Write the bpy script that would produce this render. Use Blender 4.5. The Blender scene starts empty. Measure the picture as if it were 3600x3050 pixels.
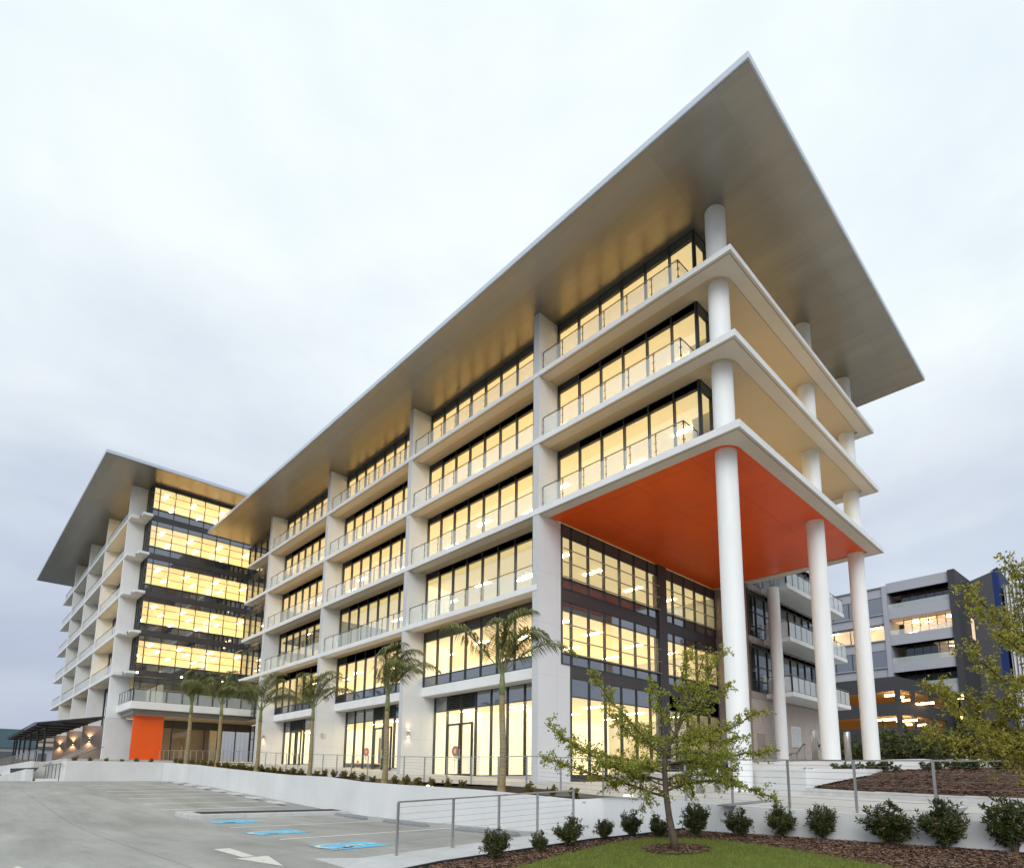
import bpy, math, random
from mathutils import Vector, Matrix
R = math.radians
S = bpy.context.scene
# ------------------------------------------------------------------ camera
CX, CY, CZ, YAW, PIT, FPX, PPX, PPY = 20.49, -19.957, 0.113, 44.07, 8.794, 2107.0, 1952.1, 2410.65
cam = bpy.data.cameras.new("camera"); co = bpy.data.objects.new("camera", cam)
S.collection.objects.link(co)
co.location = (CX, CY, CZ); co.rotation_euler = (R(90 + PIT), 0, R(YAW))
cam.sensor_width = 36; cam.lens = FPX / 100.0
cam.shift_x = -(PPX - 1800) / 3600; cam.shift_y = (PPY - 1525) / 3600
cam.clip_start = 0.1; cam.clip_end = 3000
S.camera = co
# ------------------------------------------------------------------ world: overcast evening sky
SUN_EL, SUN_AZ = 32, 150      # azimuth: compass-like angle of the direction the light comes from
W = bpy.data.worlds.new("World"); S.world = W; W.use_nodes = True
nt = W.node_tree; nt.nodes.clear(); N = nt.nodes.new; Lk = nt.links.new
out = N('ShaderNodeOutputWorld'); add = N('ShaderNodeAddShader')
b1 = N('ShaderNodeBackground'); b2 = N('ShaderNodeBackground')
sky = N('ShaderNodeTexSky'); sky.sky_type = 'NISHITA'; sky.sun_disc = False
sky.sun_elevation = R(SUN_EL); sky.sun_rotation = R(SUN_AZ)
Lk(sky.outputs[0], b1.inputs[0]); b1.inputs[1].default_value = 0.012
tc = N('ShaderNodeTexCoord'); sep = N('ShaderNodeSeparateXYZ'); Lk(tc.outputs['Generated'], sep.inputs[0])
mp = N('ShaderNodeMapping'); mp.inputs['Scale'].default_value = (1.1, 1.1, 3.2); Lk(tc.outputs['Generated'], mp.inputs[0])
nz = N('ShaderNodeTexNoise'); nz.inputs['Scale'].default_value = 1.7; nz.inputs['Detail'].default_value = 6
nz.inputs['Roughness'].default_value = 0.5; nz.inputs['Distortion'].default_value = 0.3; Lk(mp.outputs[0], nz.inputs['Vector'])
m1 = N('ShaderNodeMath'); m1.operation = 'MULTIPLY_ADD'; Lk(nz.outputs['Fac'], m1.inputs[0]); m1.inputs[1].default_value = 0.60; m1.inputs[2].default_value = -0.30
m2 = N('ShaderNodeMath'); m2.operation = 'ADD'; Lk(sep.outputs['Z'], m2.inputs[0]); Lk(m1.outputs[0], m2.inputs[1])
cr = N('ShaderNodeValToRGB'); Lk(m2.outputs[0], cr.inputs[0])
stops = [(0.0, (.36, .40, .53)), (0.14, (.44, .49, .61)), (0.32, (.58, .64, .73)), (0.50, (.73, .80, .85)), (0.66, (.83, .91, .93)), (1.0, (.88, .96, .97))]
el = cr.color_ramp.elements
while len(el) < len(stops): el.new(0.5)
for e, (p, c) in zip(el, stops): e.position = p; e.color = (*c, 1)
nz2 = N('ShaderNodeTexNoise'); nz2.inputs['Scale'].default_value = 3.1; nz2.inputs['Detail'].default_value = 8; nz2.inputs['Roughness'].default_value = .58; nz2.inputs['Distortion'].default_value = .15; mp2 = N('ShaderNodeMapping'); mp2.inputs['Scale'].default_value = (1.2, 1.2, 1.9); Lk(tc.outputs['Generated'], mp2.inputs[0]); Lk(mp2.outputs[0], nz2.inputs['Vector'])
cr2 = N('ShaderNodeValToRGB'); Lk(nz2.outputs['Fac'], cr2.inputs[0]); cr2.color_ramp.elements[0].position = .32; cr2.color_ramp.elements[1].position = .66
cr2.color_ramp.elements[0].color = (.89, .905, .93, 1); cr2.color_ramp.elements[1].color = (1.02, 1.0, .985, 1)
mx_ = N('ShaderNodeMix'); mx_.data_type = 'RGBA'; mx_.blend_type = 'MULTIPLY'; mx_.inputs[0].default_value = 1; Lk(cr.outputs[0], mx_.inputs[6]); Lk(cr2.outputs[0], mx_.inputs[7])
Lk(mx_.outputs[2], b2.inputs[0]); b2.inputs[1].default_value = 1.0
Lk(b1.outputs[0], add.inputs[0]); Lk(b2.outputs[0], add.inputs[1]); Lk(add.outputs[0], out.inputs[0])
sl = bpy.data.lights.new("sun", 'SUN'); so = bpy.data.objects.new("sun", sl); S.collection.objects.link(so)
sl.energy = 1.5; sl.angle = R(40); sl.color = (1, 1, 1)
sd = Vector((0.62 * math.cos(R(SUN_EL)), -0.785 * math.cos(R(SUN_EL)), math.sin(R(SUN_EL))))
so.rotation_euler = sd.to_track_quat('Z', 'Y').to_euler()
S.view_settings.view_transform = 'Standard'; S.view_settings.look = 'None'
S.view_settings.exposure = 0.12; S.view_settings.gamma = 1
S.render.engine = 'CYCLES'
cy = S.cycles; cy.use_denoising = True; cy.max_bounces = 7; cy.diffuse_bounces = 4; cy.glossy_bounces = 3
cy.transmission_bounces = 4; cy.transparent_max_bounces = 14; cy.caustics_reflective = False; cy.caustics_refractive = False
cy.sample_clamp_indirect = 4; cy.use_light_tree = True
# ------------------------------------------------------------------ helpers
_fw = Vector((-math.sin(R(YAW)) * math.cos(R(PIT)), math.cos(R(YAW)) * math.cos(R(PIT)), math.sin(R(PIT))))
_rt = Vector((math.cos(R(YAW)), math.sin(R(YAW)), 0)); _up = _rt.cross(_fw); C0 = Vector((CX, CY, CZ))
def at(x, y, ax, v):            # surveying help: where the sight line through a photo pixel meets a wall, floor or ground level
    d = _fw + _rt * (x - PPX) / FPX - _up * (y - PPY) / FPX
    i = 'XYZ'.index(ax); return C0 + d * ((v - C0[i]) / d[i])
def dpt(x, y, dep):
    return C0 + (_fw + _rt * (x - PPX) / FPX - _up * (y - PPY) / FPX) * dep
def lerp(x, xs, ys):
    if x <= xs[0]: return ys[0]
    for a, b, c, d in zip(xs, xs[1:], ys, ys[1:]):
        if x <= b: return c + (d - c) * (x - a) / (b - a)
    return ys[-1]
class MB:
    def __init__(s): s.v = []; s.f = []
    def quad(s, a, b, c, d):
        n = len(s.v); s.v += [tuple(a), tuple(b), tuple(c), tuple(d)]; s.f.append((n, n+1, n+2, n+3)); return s
    def box(s, x0, x1, y0, y1, z0, z1):
        n = len(s.v)
        s.v += [(x0,y0,z0),(x1,y0,z0),(x1,y1,z0),(x0,y1,z0),(x0,y0,z1),(x1,y0,z1),(x1,y1,z1),(x0,y1,z1)]
        s.f += [(n,n+3,n+2,n+1),(n+4,n+5,n+6,n+7),(n,n+1,n+5,n+4),(n+1,n+2,n+6,n+5),(n+2,n+3,n+7,n+6),(n+3,n,n+4,n+7)]
        return s
    def prism(s, pts, z0, z1):   # pts ccw; z0/z1 numbers or per-point lists
        n = len(s.v); k = len(pts)
        a = z0 if isinstance(z0, (list, tuple)) else [z0]*k; b = z1 if isinstance(z1, (list, tuple)) else [z1]*k
        s.v += [(p[0], p[1], a[i]) for i, p in enumerate(pts)] + [(p[0], p[1], b[i]) for i, p in enumerate(pts)]
        s.f += [tuple(n + i for i in reversed(range(k))), tuple(n + k + i for i in range(k))]
        s.f += [(n+i, n+(i+1) % k, n+k+(i+1) % k, n+k+i) for i in range(k)]
        return s
    def tube(s, pts, rad, n=10, cap=True):
        pts = [Vector(p) for p in pts]
        if not isinstance(rad, (list, tuple)): rad = [rad]*len(pts)
        base = len(s.v); ref = None
        for i, p in enumerate(pts):
            t = (pts[min(i+1, len(pts)-1)] - pts[max(i-1, 0)]).normalized()
            if ref is None: ref = Vector((0,0,1)) if abs(t.z) < .9 else Vector((1,0,0))
            u = (ref - t*ref.dot(t)).normalized(); w = t.cross(u); ref = u
            for k in range(n):
                a = 2*math.pi*k/n; q = p + (u*math.cos(a) + w*math.sin(a))*rad[i]; s.v.append(tuple(q))
        for i in range(len(pts)-1):
            for k in range(n):
                a = base+i*n+k; b = base+i*n+(k+1) % n; s.f.append((a, b, b+n, a+n))
        if cap:
            s.f.append(tuple(base+k for k in reversed(range(n)))); e = base+(len(pts)-1)*n; s.f.append(tuple(e+k for k in range(n)))
        return s
    def bar(s, a, b, w, h):      # flat bar from a to b, w wide sideways, h tall
        a = Vector(a); b = Vector(b); t = (b-a).normalized()
        u = t.cross(Vector((0,0,1)))
        u = u.normalized() if u.length > 1e-4 else Vector((1,0,0))
        v = u.cross(t).normalized(); n = len(s.v)
        for p in (a, b):
            for i, j in ((-1,-1),(1,-1),(1,1),(-1,1)): s.v.append(tuple(p + u*i*w/2 + v*j*h/2))
        s.f += [(n,n+1,n+2,n+3),(n+7,n+6,n+5,n+4),(n,n+4,n+5,n+1),(n+1,n+5,n+6,n+2),(n+2,n+6,n+7,n+3),(n+3,n+7,n+4,n)]
        return s
    def build(s, name, m, parent=None, smooth=False, bevel=0):
        me = bpy.data.meshes.new(name); me.from_pydata(s.v, [], s.f); me.materials.append(m)
        if smooth:
            for p in me.polygons: p.use_smooth = True
        o = bpy.data.objects.new(name, me); S.collection.objects.link(o)
        if parent is not None:
            o.parent = parent; o.matrix_parent_inverse = wm(parent).inverted()
        if bevel:
            b = o.modifiers.new("bevel", 'BEVEL'); b.width = bevel; b.segments = 2; b.limit_method = 'ANGLE'; b.angle_limit = R(40)
        return o
def wm(o):
    m = o.matrix_parent_inverse @ Matrix.LocRotScale(o.location, o.rotation_euler, o.scale) if o.parent else Matrix.LocRotScale(o.location, o.rotation_euler, o.scale)
    return wm(o.parent) @ m if o.parent else m
def tag(o, label=None, cat=None, group=None, kind=None):
    if label: o['label'] = label
    if cat: o['category'] = cat
    if group: o['group'] = group
    if kind: o['kind'] = kind
    return o
def thing(name, label, cat, loc=(0,0,0), group=None):
    o = bpy.data.objects.new(name, None); S.collection.objects.link(o); o.location = loc; o.empty_display_size = .3
    return tag(o, label, cat, group)
def struct(mb, name, m, **k):
    return tag(mb.build(name, m, **k), kind='structure')
def kids(o): return [c for c in S.collection.objects if c.parent == o]
def dup(root, loc, rz=0, sc=1, label=None, group=None):
    src = [(root, None)]; r = root.copy(); S.collection.objects.link(r)
    r.location = loc; r.rotation_euler = (0, 0, rz); r.scale = (sc, sc, sc) if not isinstance(sc, tuple) else sc
    if label: r['label'] = label
    if group: r['group'] = group
    for ch in list(root.children):
        c = ch.copy(); S.collection.objects.link(c); c.parent = r
        for g in list(ch.children):
            d = g.copy(); S.collection.objects.link(d); d.parent = c
    return r
def mat(name, col, rough=.6, metal=0, var=.06, vs=1.5, bump=0, bs=40, spec=.5, emit=None, es=0, coat=0, stretch=None):
    m = bpy.data.materials.new(name); m.use_nodes = True; t = m.node_tree; p = t.nodes['Principled BSDF']
    p.inputs['Roughness'].default_value = rough; p.inputs['Metallic'].default_value = metal
    p.inputs['Specular IOR Level'].default_value = spec; p.inputs['Coat Weight'].default_value = coat
    c = t.nodes.new('ShaderNodeTexCoord'); src = c.outputs['Object']
    if stretch:
        g = t.nodes.new('ShaderNodeMapping'); g.inputs['Scale'].default_value = stretch; t.links.new(src, g.inputs[0]); src = g.outputs[0]
    n = t.nodes.new('ShaderNodeTexNoise'); n.inputs['Scale'].default_value = vs; n.inputs['Detail'].default_value = 7
    t.links.new(src, n.inputs['Vector'])
    r = t.nodes.new('ShaderNodeValToRGB'); r.color_ramp.elements[0].position = .3; r.color_ramp.elements[1].position = .7
    r.color_ramp.elements[0].color = (*[x*(1-var) for x in col], 1); r.color_ramp.elements[1].color = (*[min(1, x*(1+var)) for x in col], 1)
    t.links.new(n.outputs['Fac'], r.inputs[0]); t.links.new(r.outputs[0], p.inputs['Base Color'])
    if bump:
        n2 = t.nodes.new('ShaderNodeTexNoise'); n2.inputs['Scale'].default_value = bs; n2.inputs['Detail'].default_value = 4
        t.links.new(src, n2.inputs['Vector'])
        b = t.nodes.new('ShaderNodeBump'); b.inputs['Strength'].default_value = bump; b.inputs['Distance'].default_value = .02
        t.links.new(n2.outputs['Fac'], b.inputs['Height']); t.links.new(b.outputs[0], p.inputs['Normal'])
    if emit:
        p.inputs['Emission Color'].default_value = (*emit, 1); p.inputs['Emission Strength'].default_value = es
    m['ramp'] = r.name
    return m
def lines(m, sx, sy, w, dark, axes='XY', off=(0,0,0), rnd=0.0, half=False):
    """panel or paving joints: brick texture multiplied on the base colour"""
    t = m.node_tree; p = t.nodes['Principled BSDF']; lk = p.inputs['Base Color'].links[0]; src = lk.from_socket
    c = t.nodes.new('ShaderNodeTexCoord'); g = t.nodes.new('ShaderNodeSeparateXYZ'); t.links.new(c.outputs['Object'], g.inputs[0])
    k = t.nodes.new('ShaderNodeCombineXYZ'); t.links.new(g.outputs[axes[0]], k.inputs[0]); t.links.new(g.outputs[axes[1]], k.inputs[1])
    a = t.nodes.new('ShaderNodeVectorMath'); a.operation = 'ADD'; a.inputs[1].default_value = off; t.links.new(k.outputs[0], a.inputs[0])
    b = t.nodes.new('ShaderNodeTexBrick'); b.offset = .5 if half else 0; b.squash = 1
    b.inputs['Scale'].default_value = 1; b.inputs['Brick Width'].default_value = sx; b.inputs['Row Height'].default_value = sy
    b.inputs['Mortar Size'].default_value = w; b.inputs['Mortar Smooth'].default_value = .1; b.inputs['Bias'].default_value = 0
    b.inputs['Color1'].default_value = (1-rnd, 1-rnd, 1-rnd, 1); b.inputs['Color2'].default_value = (1, 1, 1, 1); b.inputs['Mortar'].default_value = (dark, dark, dark, 1)
    t.links.new(a.outputs[0], b.inputs['Vector'])
    x = t.nodes.new('ShaderNodeMix'); x.data_type = 'RGBA'; x.blend_type = 'MULTIPLY'; x.inputs[0].default_value = 1
    t.links.new(src, x.inputs[6]); t.links.new(b.outputs['Color'], x.inputs[7]); t.links.new(x.outputs[2], p.inputs['Base Color'])
    return m
def pane(name, tint, ior, rough=0.0, gcol=(1,1,1)):
    m = bpy.data.materials.new(name); m.use_nodes = True; t = m.node_tree; t.nodes.clear()
    o = t.nodes.new('ShaderNodeOutputMaterial'); mx = t.nodes.new('ShaderNodeMixShader'); tr = t.nodes.new('ShaderNodeBsdfTransparent')
    gl = t.nodes.new('ShaderNodeBsdfGlossy'); fr = t.nodes.new('ShaderNodeFresnel'); fr.inputs[0].default_value = ior
    tr.inputs[0].default_value = (*tint, 1); gl.inputs['Roughness'].default_value = rough; gl.inputs[0].default_value = (*gcol, 1)
    t.links.new(fr.outputs[0], mx.inputs[0]); t.links.new(tr.outputs[0], mx.inputs[1]); t.links.new(gl.outputs[0], mx.inputs[2]); t.links.new(mx.outputs[0], o.inputs[0])
    return m
def lamp(name, col, st):
    m = bpy.data.materials.new(name); m.use_nodes = True; t = m.node_tree; t.nodes.clear()
    o = t.nodes.new('ShaderNodeOutputMaterial'); e = t.nodes.new('ShaderNodeEmission'); e.inputs[0].default_value = (*col, 1); e.inputs[1].default_value = st
    t.links.new(e.outputs[0], o.inputs[0]); return m
def leafmat(name, cols, rough=.5, trans=.25):
    m = bpy.data.materials.new(name); m.use_nodes = True; t = m.node_tree; p = t.nodes['Principled BSDF']; o = t.nodes['Material Output']
    g = t.nodes.new('ShaderNodeNewGeometry'); r = t.nodes.new('ShaderNodeValToRGB'); e = r.color_ramp.elements
    while len(e) < len(cols): e.new(.5)
    for i, c in enumerate(cols): e[i].position = i/(len(cols)-1); e[i].color = (*c, 1)
    t.links.new(g.outputs['Random Per Island'], r.inputs[0]); t.links.new(r.outputs[0], p.inputs['Base Color']); p.inputs['Roughness'].default_value = rough
    tl = t.nodes.new('ShaderNodeBsdfTranslucent'); mx = t.nodes.new('ShaderNodeMixShader'); mx.inputs[0].default_value = trans
    t.links.new(r.outputs[0], tl.inputs[0]); t.links.new(p.outputs[0], mx.inputs[1]); t.links.new(tl.outputs[0], mx.inputs[2]); t.links.new(mx.outputs[0], o.inputs[0])
    return m
# ------------------------------------------------------------------ materials
M_white = mat('white_render', (.78,.79,.79), .65, var=.035, vs=.5, bump=.06, bs=60)
M_fin = mat('fin_paint', (.76,.77,.77), .6, var=.04, vs=.4, bump=.05)
M_finj = lines(mat('fin_paint_jointed', (.76,.77,.77), .6, var=.04, vs=.4), 1.35, 2.62, .006, .72, 'YZ', (0, .07, 0))
M_col = mat('column_paint', (.87,.88,.87), .55, var=.02, vs=.4)
M_soff = mat('balcony_soffit_glow_tint', (.60,.47,.31), .7, var=.04, vs=.4)  # tan carries the warm window glow, painted into the base colour
M_sofe = mat('soffit_edge_glow_tint', (.66,.58,.48), .6, var=.04, vs=.4)  # milder warm tint, interior glow painted into the edge colour
M_roof = lines(mat('roof_fascia_metal', (.55,.60,.68), .35, .3, var=.03), 3.0, 9, .006, .8, 'XY')
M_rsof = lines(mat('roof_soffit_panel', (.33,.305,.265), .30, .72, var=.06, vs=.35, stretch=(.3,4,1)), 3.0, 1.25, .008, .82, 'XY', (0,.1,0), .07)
M_oran = lines(mat('orange_soffit_panel', (.92,.108,.005), .35, var=.05, vs=.3), 3.1, 3.6, .012, .55, 'XY', (1.0,2.2,0))
M_orap = mat('orange_wall_panel', (.80,.10,.006), .25, var=.03, coat=.3)
M_frame = mat('dark_window_frame', (.055,.062,.06), .4, .3, var=.1)
M_band = lines(mat('dark_spandrel_metal', (.075,.07,.068), .45, .3, var=.05), 2.66, 9, .01, .7, 'YZ')
M_bandx = mat('dark_header_panel', (.085,.09,.08), .45, .2, var=.08)
M_span = mat('blue_black_spandrel_glass', (.03,.04,.055), .04, 0, var=.05, spec=1.0, coat=1.0)
M_span.node_tree.nodes['Principled BSDF'].inputs['IOR'].default_value = 2.1
M_rod = mat('sunshade_aluminium', (.45,.40,.36), .35, .7, var=.03)
M_rail = mat('stainless_rail', (.50,.49,.47), .33, .85, var=.08, vs=5)
M_railp = mat('balustrade_metal', (.20,.20,.19), .4, .6, var=.05)
M_glass = pane('window_glass', (.97,.97,.95), 2.3, gcol=(.86,.93,1))
M_gdark = pane('tinted_glass', (.30,.33,.34), 1.9, gcol=(.85,.92,1))
def balglass():
    m = mat('balustrade_glass', (.74,.80,.78), .12, var=.02); p = m.node_tree.nodes['Principled BSDF']; p.inputs['Alpha'].default_value = .44; return m
M_glob = pane('lobby_glass', (.62,.60,.56), 1.8)
M_lob = mat('timber_lobby_lining_glow', (.30,.15,.07), .5, var=.2, vs=1, emit=(1,.5,.2), es=.10)  # warm lobby light put into the lining as weak emission
M_offu = mat('dim_office_lining', (.34,.33,.30), .8, var=.1, emit=(1,.85,.6), es=.05)  # dark base with faint emission paints a dimly lit room
M_bal = balglass()
def ballighter():
    m = mat('frosted_balustrade_glass', (.70,.74,.73), .3, var=.02); p = m.node_tree.nodes['Principled BSDF']; p.inputs['Alpha'].default_value = .72; return m
M_balf = ballighter()
M_ceil = lines(mat('glowing_office_ceiling', (.75,.6,.32), .8, var=.03, emit=(1,.80,.40), es=.76), 1.2, 1.2, .012, .8)  # room light put into the ceiling as emission, besides the lamp strips
M_iwall = mat('office_wall_cream_glow', (.90,.82,.58), .8, var=.03, emit=(1,.94,.70), es=.80)  # cream wall with the room light added as emission
M_ifloor = mat('office_floor', (.80,.66,.42), .6, var=.05)
M_tube = lamp('ceiling_lamp', (1,.84,.46), 42)
M_spot = lamp('warm_lamp', (1,.70,.38), 10)
M_pwall = lines(mat('taupe_wall', (.33,.28,.25), .7, var=.06), 2.2, 1.3, .006, .75, 'YZ')
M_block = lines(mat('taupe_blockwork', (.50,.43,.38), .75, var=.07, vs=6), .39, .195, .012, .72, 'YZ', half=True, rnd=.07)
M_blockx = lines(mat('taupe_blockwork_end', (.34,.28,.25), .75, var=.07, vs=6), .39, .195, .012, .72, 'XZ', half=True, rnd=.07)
M_conc = lines(mat('car_park_concrete', (.40,.40,.385), .7, var=.22, vs=.42, bump=.3, bs=35, stretch=(.35,1.5,1)), 9.3, 7.1, .02, .72, 'XY', (1.5,2.4,0))
M_path = lines(mat('footpath_concrete', (.56,.57,.58), .8, var=.06, vs=1.2, bump=.15), 1.9, 1.9, .012, .7, 'XY')
M_pave = lines(mat('terrace_paving', (.60,.58,.54), .55, var=.06, vs=.7, bump=.1), 2.9, 1.45, .010, .72, 'XY', rnd=.05)
M_rwall = mat('retaining_wall_render', (.70,.705,.70), .75, var=.07, vs=.45, bump=.1, bs=25)
M_kerb = mat('kerb_concrete', (.52,.52,.50), .8, var=.12, vs=3, bump=.2)
M_mulch = mat('bark_mulch', (.09,.048,.03), .95, var=.75, vs=24, bump=1, bs=45)
M_chip = leafmat('bark_chip', [(.05,.024,.015),(.11,.055,.033),(.18,.10,.062),(.28,.18,.12)], .9, 0)
M_grass = mat('lawn_grass', (.12,.17,.02), .9, var=.35, vs=5, bump=.6, bs=90)
M_blade = leafmat('grass_blade', [(.11,.15,.02),(.20,.23,.03),(.30,.29,.06)], .6, .3)
M_paint = mat('road_paint', (.74,.74,.68), .6, var=.08, vs=9)
M_blue = mat('blue_road_paint', (.14,.56,.82), .6, var=.06, vs=9)
M_stop = mat('wheel_stop_concrete', (.23,.24,.25), .8, var=.12, vs=6, bump=.3)
M_soil = mat('soil_ground', (.16,.13,.09), .95, var=.3, vs=.2)
M_bark = mat('tree_bark', (.10,.072,.05), .9, var=.35, vs=14, bump=.8, bs=30, stretch=(1,1,.3))
M_palmt = mat('palm_trunk', (.27,.21,.10), .85, var=.25, vs=8, bump=.6, bs=14)
M_ring = mat('palm_trunk_ring', (.36,.33,.27), .9, var=.2)
M_crown = mat('palm_crownshaft', (.20,.22,.085), .5, var=.2, vs=5)
M_palm = leafmat('palm_leaf', [(.09,.11,.03),(.17,.19,.05),(.30,.30,.10)], .45, .3)
M_leaf = leafmat('young_tree_leaf', [(.16,.20,.02),(.30,.34,.035),(.50,.50,.08),(.30,.25,.05)], .5, .45)
M_leaf2 = leafmat('olive_gold_leaf', [(.20,.20,.03),(.35,.33,.05),(.52,.46,.09)], .55, .45)
M_shrub = leafmat('shrub_leaf', [(.02,.036,.010),(.04,.068,.014),(.075,.10,.022),(.16,.10,.03)], .4, .15)
M_hedge = leafmat('small_shrub_leaf', [(.05,.06,.01),(.12,.13,.02),(.24,.20,.04),(.32,.18,.05)], .5, .2)
M_bush = leafmat('bush_leaf', [(.045,.06,.016),(.09,.115,.026),(.16,.17,.045)], .6, .2)
M_red = mat('fire_red', (.55,.02,.015), .35, var=.03)
M_wh = mat('white_plastic', (.8,.78,.72), .4, var=.02)
M_blk = mat('black_rubber', (.015,.015,.016), .6, var=.05)
M_timb = mat('black_timber_edging', (.016,.02,.03), .7, var=.1)
M_wbld = mat('grey_white_render', (.36,.37,.41), .7, var=.04, vs=.3)
M_dbld = lines(mat('charcoal_panel', (.038,.038,.043), .65, var=.08, vs=.3), 3.4, 3.2, .02, .6, 'YZ')
M_dbldx = mat('charcoal_panel_front', (.038,.038,.043), .65, var=.1, vs=.3)
M_blpan = mat('blue_cladding', (.005,.024,.12), .9, var=.05)
M_amb = mat('amber_glow_concrete', (.40,.33,.25), .8, var=.15, vs=.6, emit=(1,.40,.07), es=.06)  # sodium lamp glow put into the surface as amber emission
M_ambl = lamp('sodium_lamp', (1,.58,.22), 16)
M_offi = mat('far_office_lit', (.8,.65,.5), .8, var=.1, vs=.8, emit=(1,.62,.36), es=.42)  # room light put into the surfaces as warm emission
M_offd = mat('far_office_unlit', (.10,.11,.12), .8, var=.2, vs=.6)  # darkness of unlit rooms put into the base colour
M_teal = mat('teal_cladding', (.07,.13,.16), .6, var=.1, vs=.1)
M_louv = mat('pale_louvre', (.74,.74,.78), .6, 0, var=.02)
M_canopy = mat('dark_pergola_steel', (.03,.028,.026), .5, .3, var=.1)
M_plas = mat('white_roof_sheet', (.6,.58,.58), .6, var=.15, vs=.15)
def speck(m, sc, lo, st=None):
    t = m.node_tree; p = t.nodes['Principled BSDF']; src = p.inputs['Base Color'].links[0].from_socket
    c = t.nodes.new('ShaderNodeTexCoord'); g = t.nodes.new('ShaderNodeMapping'); g.inputs['Scale'].default_value = st or (1,1,1); t.links.new(c.outputs['Object'], g.inputs[0])
    n = t.nodes.new('ShaderNodeTexNoise'); n.inputs['Scale'].default_value = sc; n.inputs['Detail'].default_value = 8; n.inputs['Roughness'].default_value = .7; t.links.new(g.outputs[0], n.inputs['Vector'])
    r_ = t.nodes.new('ShaderNodeValToRGB'); r_.color_ramp.elements[0].position = .36; r_.color_ramp.elements[1].position = .60
    r_.color_ramp.elements[0].color = (lo, lo, lo*.98, 1); r_.color_ramp.elements[1].color = (1,1,1,1); t.links.new(n.outputs['Fac'], r_.inputs[0])
    x = t.nodes.new('ShaderNodeMix'); x.data_type = 'RGBA'; x.blend_type = 'MULTIPLY'; x.inputs[0].default_value = 1
    t.links.new(src, x.inputs[6]); t.links.new(r_.outputs[0], x.inputs[7]); t.links.new(x.outputs[2], p.inputs['Base Color'])
speck(M_conc, 34, .80); speck(M_conc, .33, .88); speck(M_conc, 1.1, .84, (.4,2.2,1)); speck(M_path, 3, .88); speck(M_rwall, .8, .955, (1.2,1.2,.5)); speck(M_pave, 4, .90)
speck(M_fin, .7, .94, (2.2,2.2,.3)); speck(M_white, .8, .94, (1.5,1.5,.5)); speck(M_col, 1.2, .95, (2.5,2.5,.25)); speck(M_paint, 14, .80); speck(M_blue, 14, .84); speck(M_grass, 2.2, .75)
speck(M_oran, .5, .90); speck(M_rsof, .5, .92, (.25,1.2,1)); speck(M_iwall, .45, .86)
# ------------------------------------------------------------------ ground levels
GX = [-60,-34,-31,-28,-25,-22,-19.3,-16.5,-14,-11,-8.2,-5,-2,2,40]
GZ = [-.05,-.05,-.06,-.12,-.26,-.40,-.55,-.68,-.80,-.97,-1.13,-1.29,-1.38,-1.41,-1.42]
def G(x): return lerp(x, GX, GZ)
TX = [-110,-42,-36,-30,-24,-19.5,-15.5,-12,-10.4,-6.3,-3.2,0,5.1,7.8,9.7,14,17.6,26]
TZ = [1.62,1.60,1.44,1.20,1.00,.80,.60,.42,.38,.22,.10,-.02,-.13,-.23,-.34,-.46,-.56,-.75]
def T(x): return lerp(x, TX, TZ)
def Wt(x): return lerp(x, [-34,-26,-19.5,-15.5,-10.4,-6.3,-3.2,0,1.75,5.1,6.6,9.1], [1.37,1.07,.72,.54,.31,.21,.0,-.11,-.15,-.25,-.33,-.45])
# ------------------------------------------------------------------ building kit
def ab(mb, ax, c, sg, u0, u1, d0, d1, z0, z1):
    """box on a facade plane: u along the wall, d = distance outward (+) from plane c"""
    a, b = sorted((c + sg*d0, c + sg*d1))
    if ax == 'Y': mb.box(u0, u1, a, b, z0, z1)
    else: mb.box(a, b, u0, u1, z0, z1)
def pq(mb, ax, c, u0, u1, z0, z1):
    if ax == 'Y': mb.quad((u0,c,z0),(u1,c,z0),(u1,c,z1),(u0,c,z1))
    else: mb.quad((c,u0,z0),(c,u1,z0),(c,u1,z1),(c,u0,z1))
def glazing(par, ax, c, sg, us, rows, louv=(), clear=None, fw=.07, name='window', skip=()):
    fr = MB(); lay = []; lv = MB()
    z0 = rows[0][0]; z1 = rows[-1][1]
    for u in us: ab(fr, ax, c, sg, u-fw/2, u+fw/2, -.10, .07, z0, z1)
    for r in rows:
        gp = MB(); sp = MB(); bd = MB(); lay.append((gp, sp, bd)); pk = None
        for i, (a, b) in enumerate(zip(us, us[1:])):
            a2, b2 = a+fw/2, b-fw/2; k = r[2]
            if (i, r[0]) in skip: continue
            if k == 'span' and i in louv: k = 'louvre'
            if k == 'head' and i in louv: k = 'louvre'
            if pk and k != pk and k != 'louvre': sp = MB(); lay.append((MB(), sp, bd))
            pk = k
            if k == 'clear': pq(gp, ax, c, a2, b2, r[0], r[1])
            elif k == 'span': ab(sp, ax, c, sg, a2, b2, -.03, .0, r[0], r[1])
            elif k in ('head', 'band'): ab(bd, ax, c, sg, a2, b2, -.03, .02, r[0], r[1])
            elif k == 'louvre':
                ab(bd, ax, c, sg, a2, b2, -.09, -.06, r[0], r[1]); z = r[0]+.06
                while z < r[1]-.05: ab(lv, ax, c, sg, a2, b2, -.05, .045, z, z+.035); z += .12
            ab(fr, ax, c, sg, a2, b2, -.095, .055, r[0]-.02, r[0]+.03)
    for i, (a, b) in enumerate(zip(us, us[1:])): ab(fr, ax, c, sg, a+fw/2, b-fw/2, -.095, .055, z1-.03, z1)
    w = fr.build(name, M_frame, par)
    for gp, sp, bd in lay:
        if gp.v: gp.build('glass_pane', clear or M_glass, w)
        if sp.v: sp.build('spandrel_panel', M_span, w)
        if bd.v: bd.build('header_panel', M_bandx, w)
    if lv.v: lv.build('louvre', M_bandx, w)
    return w
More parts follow.
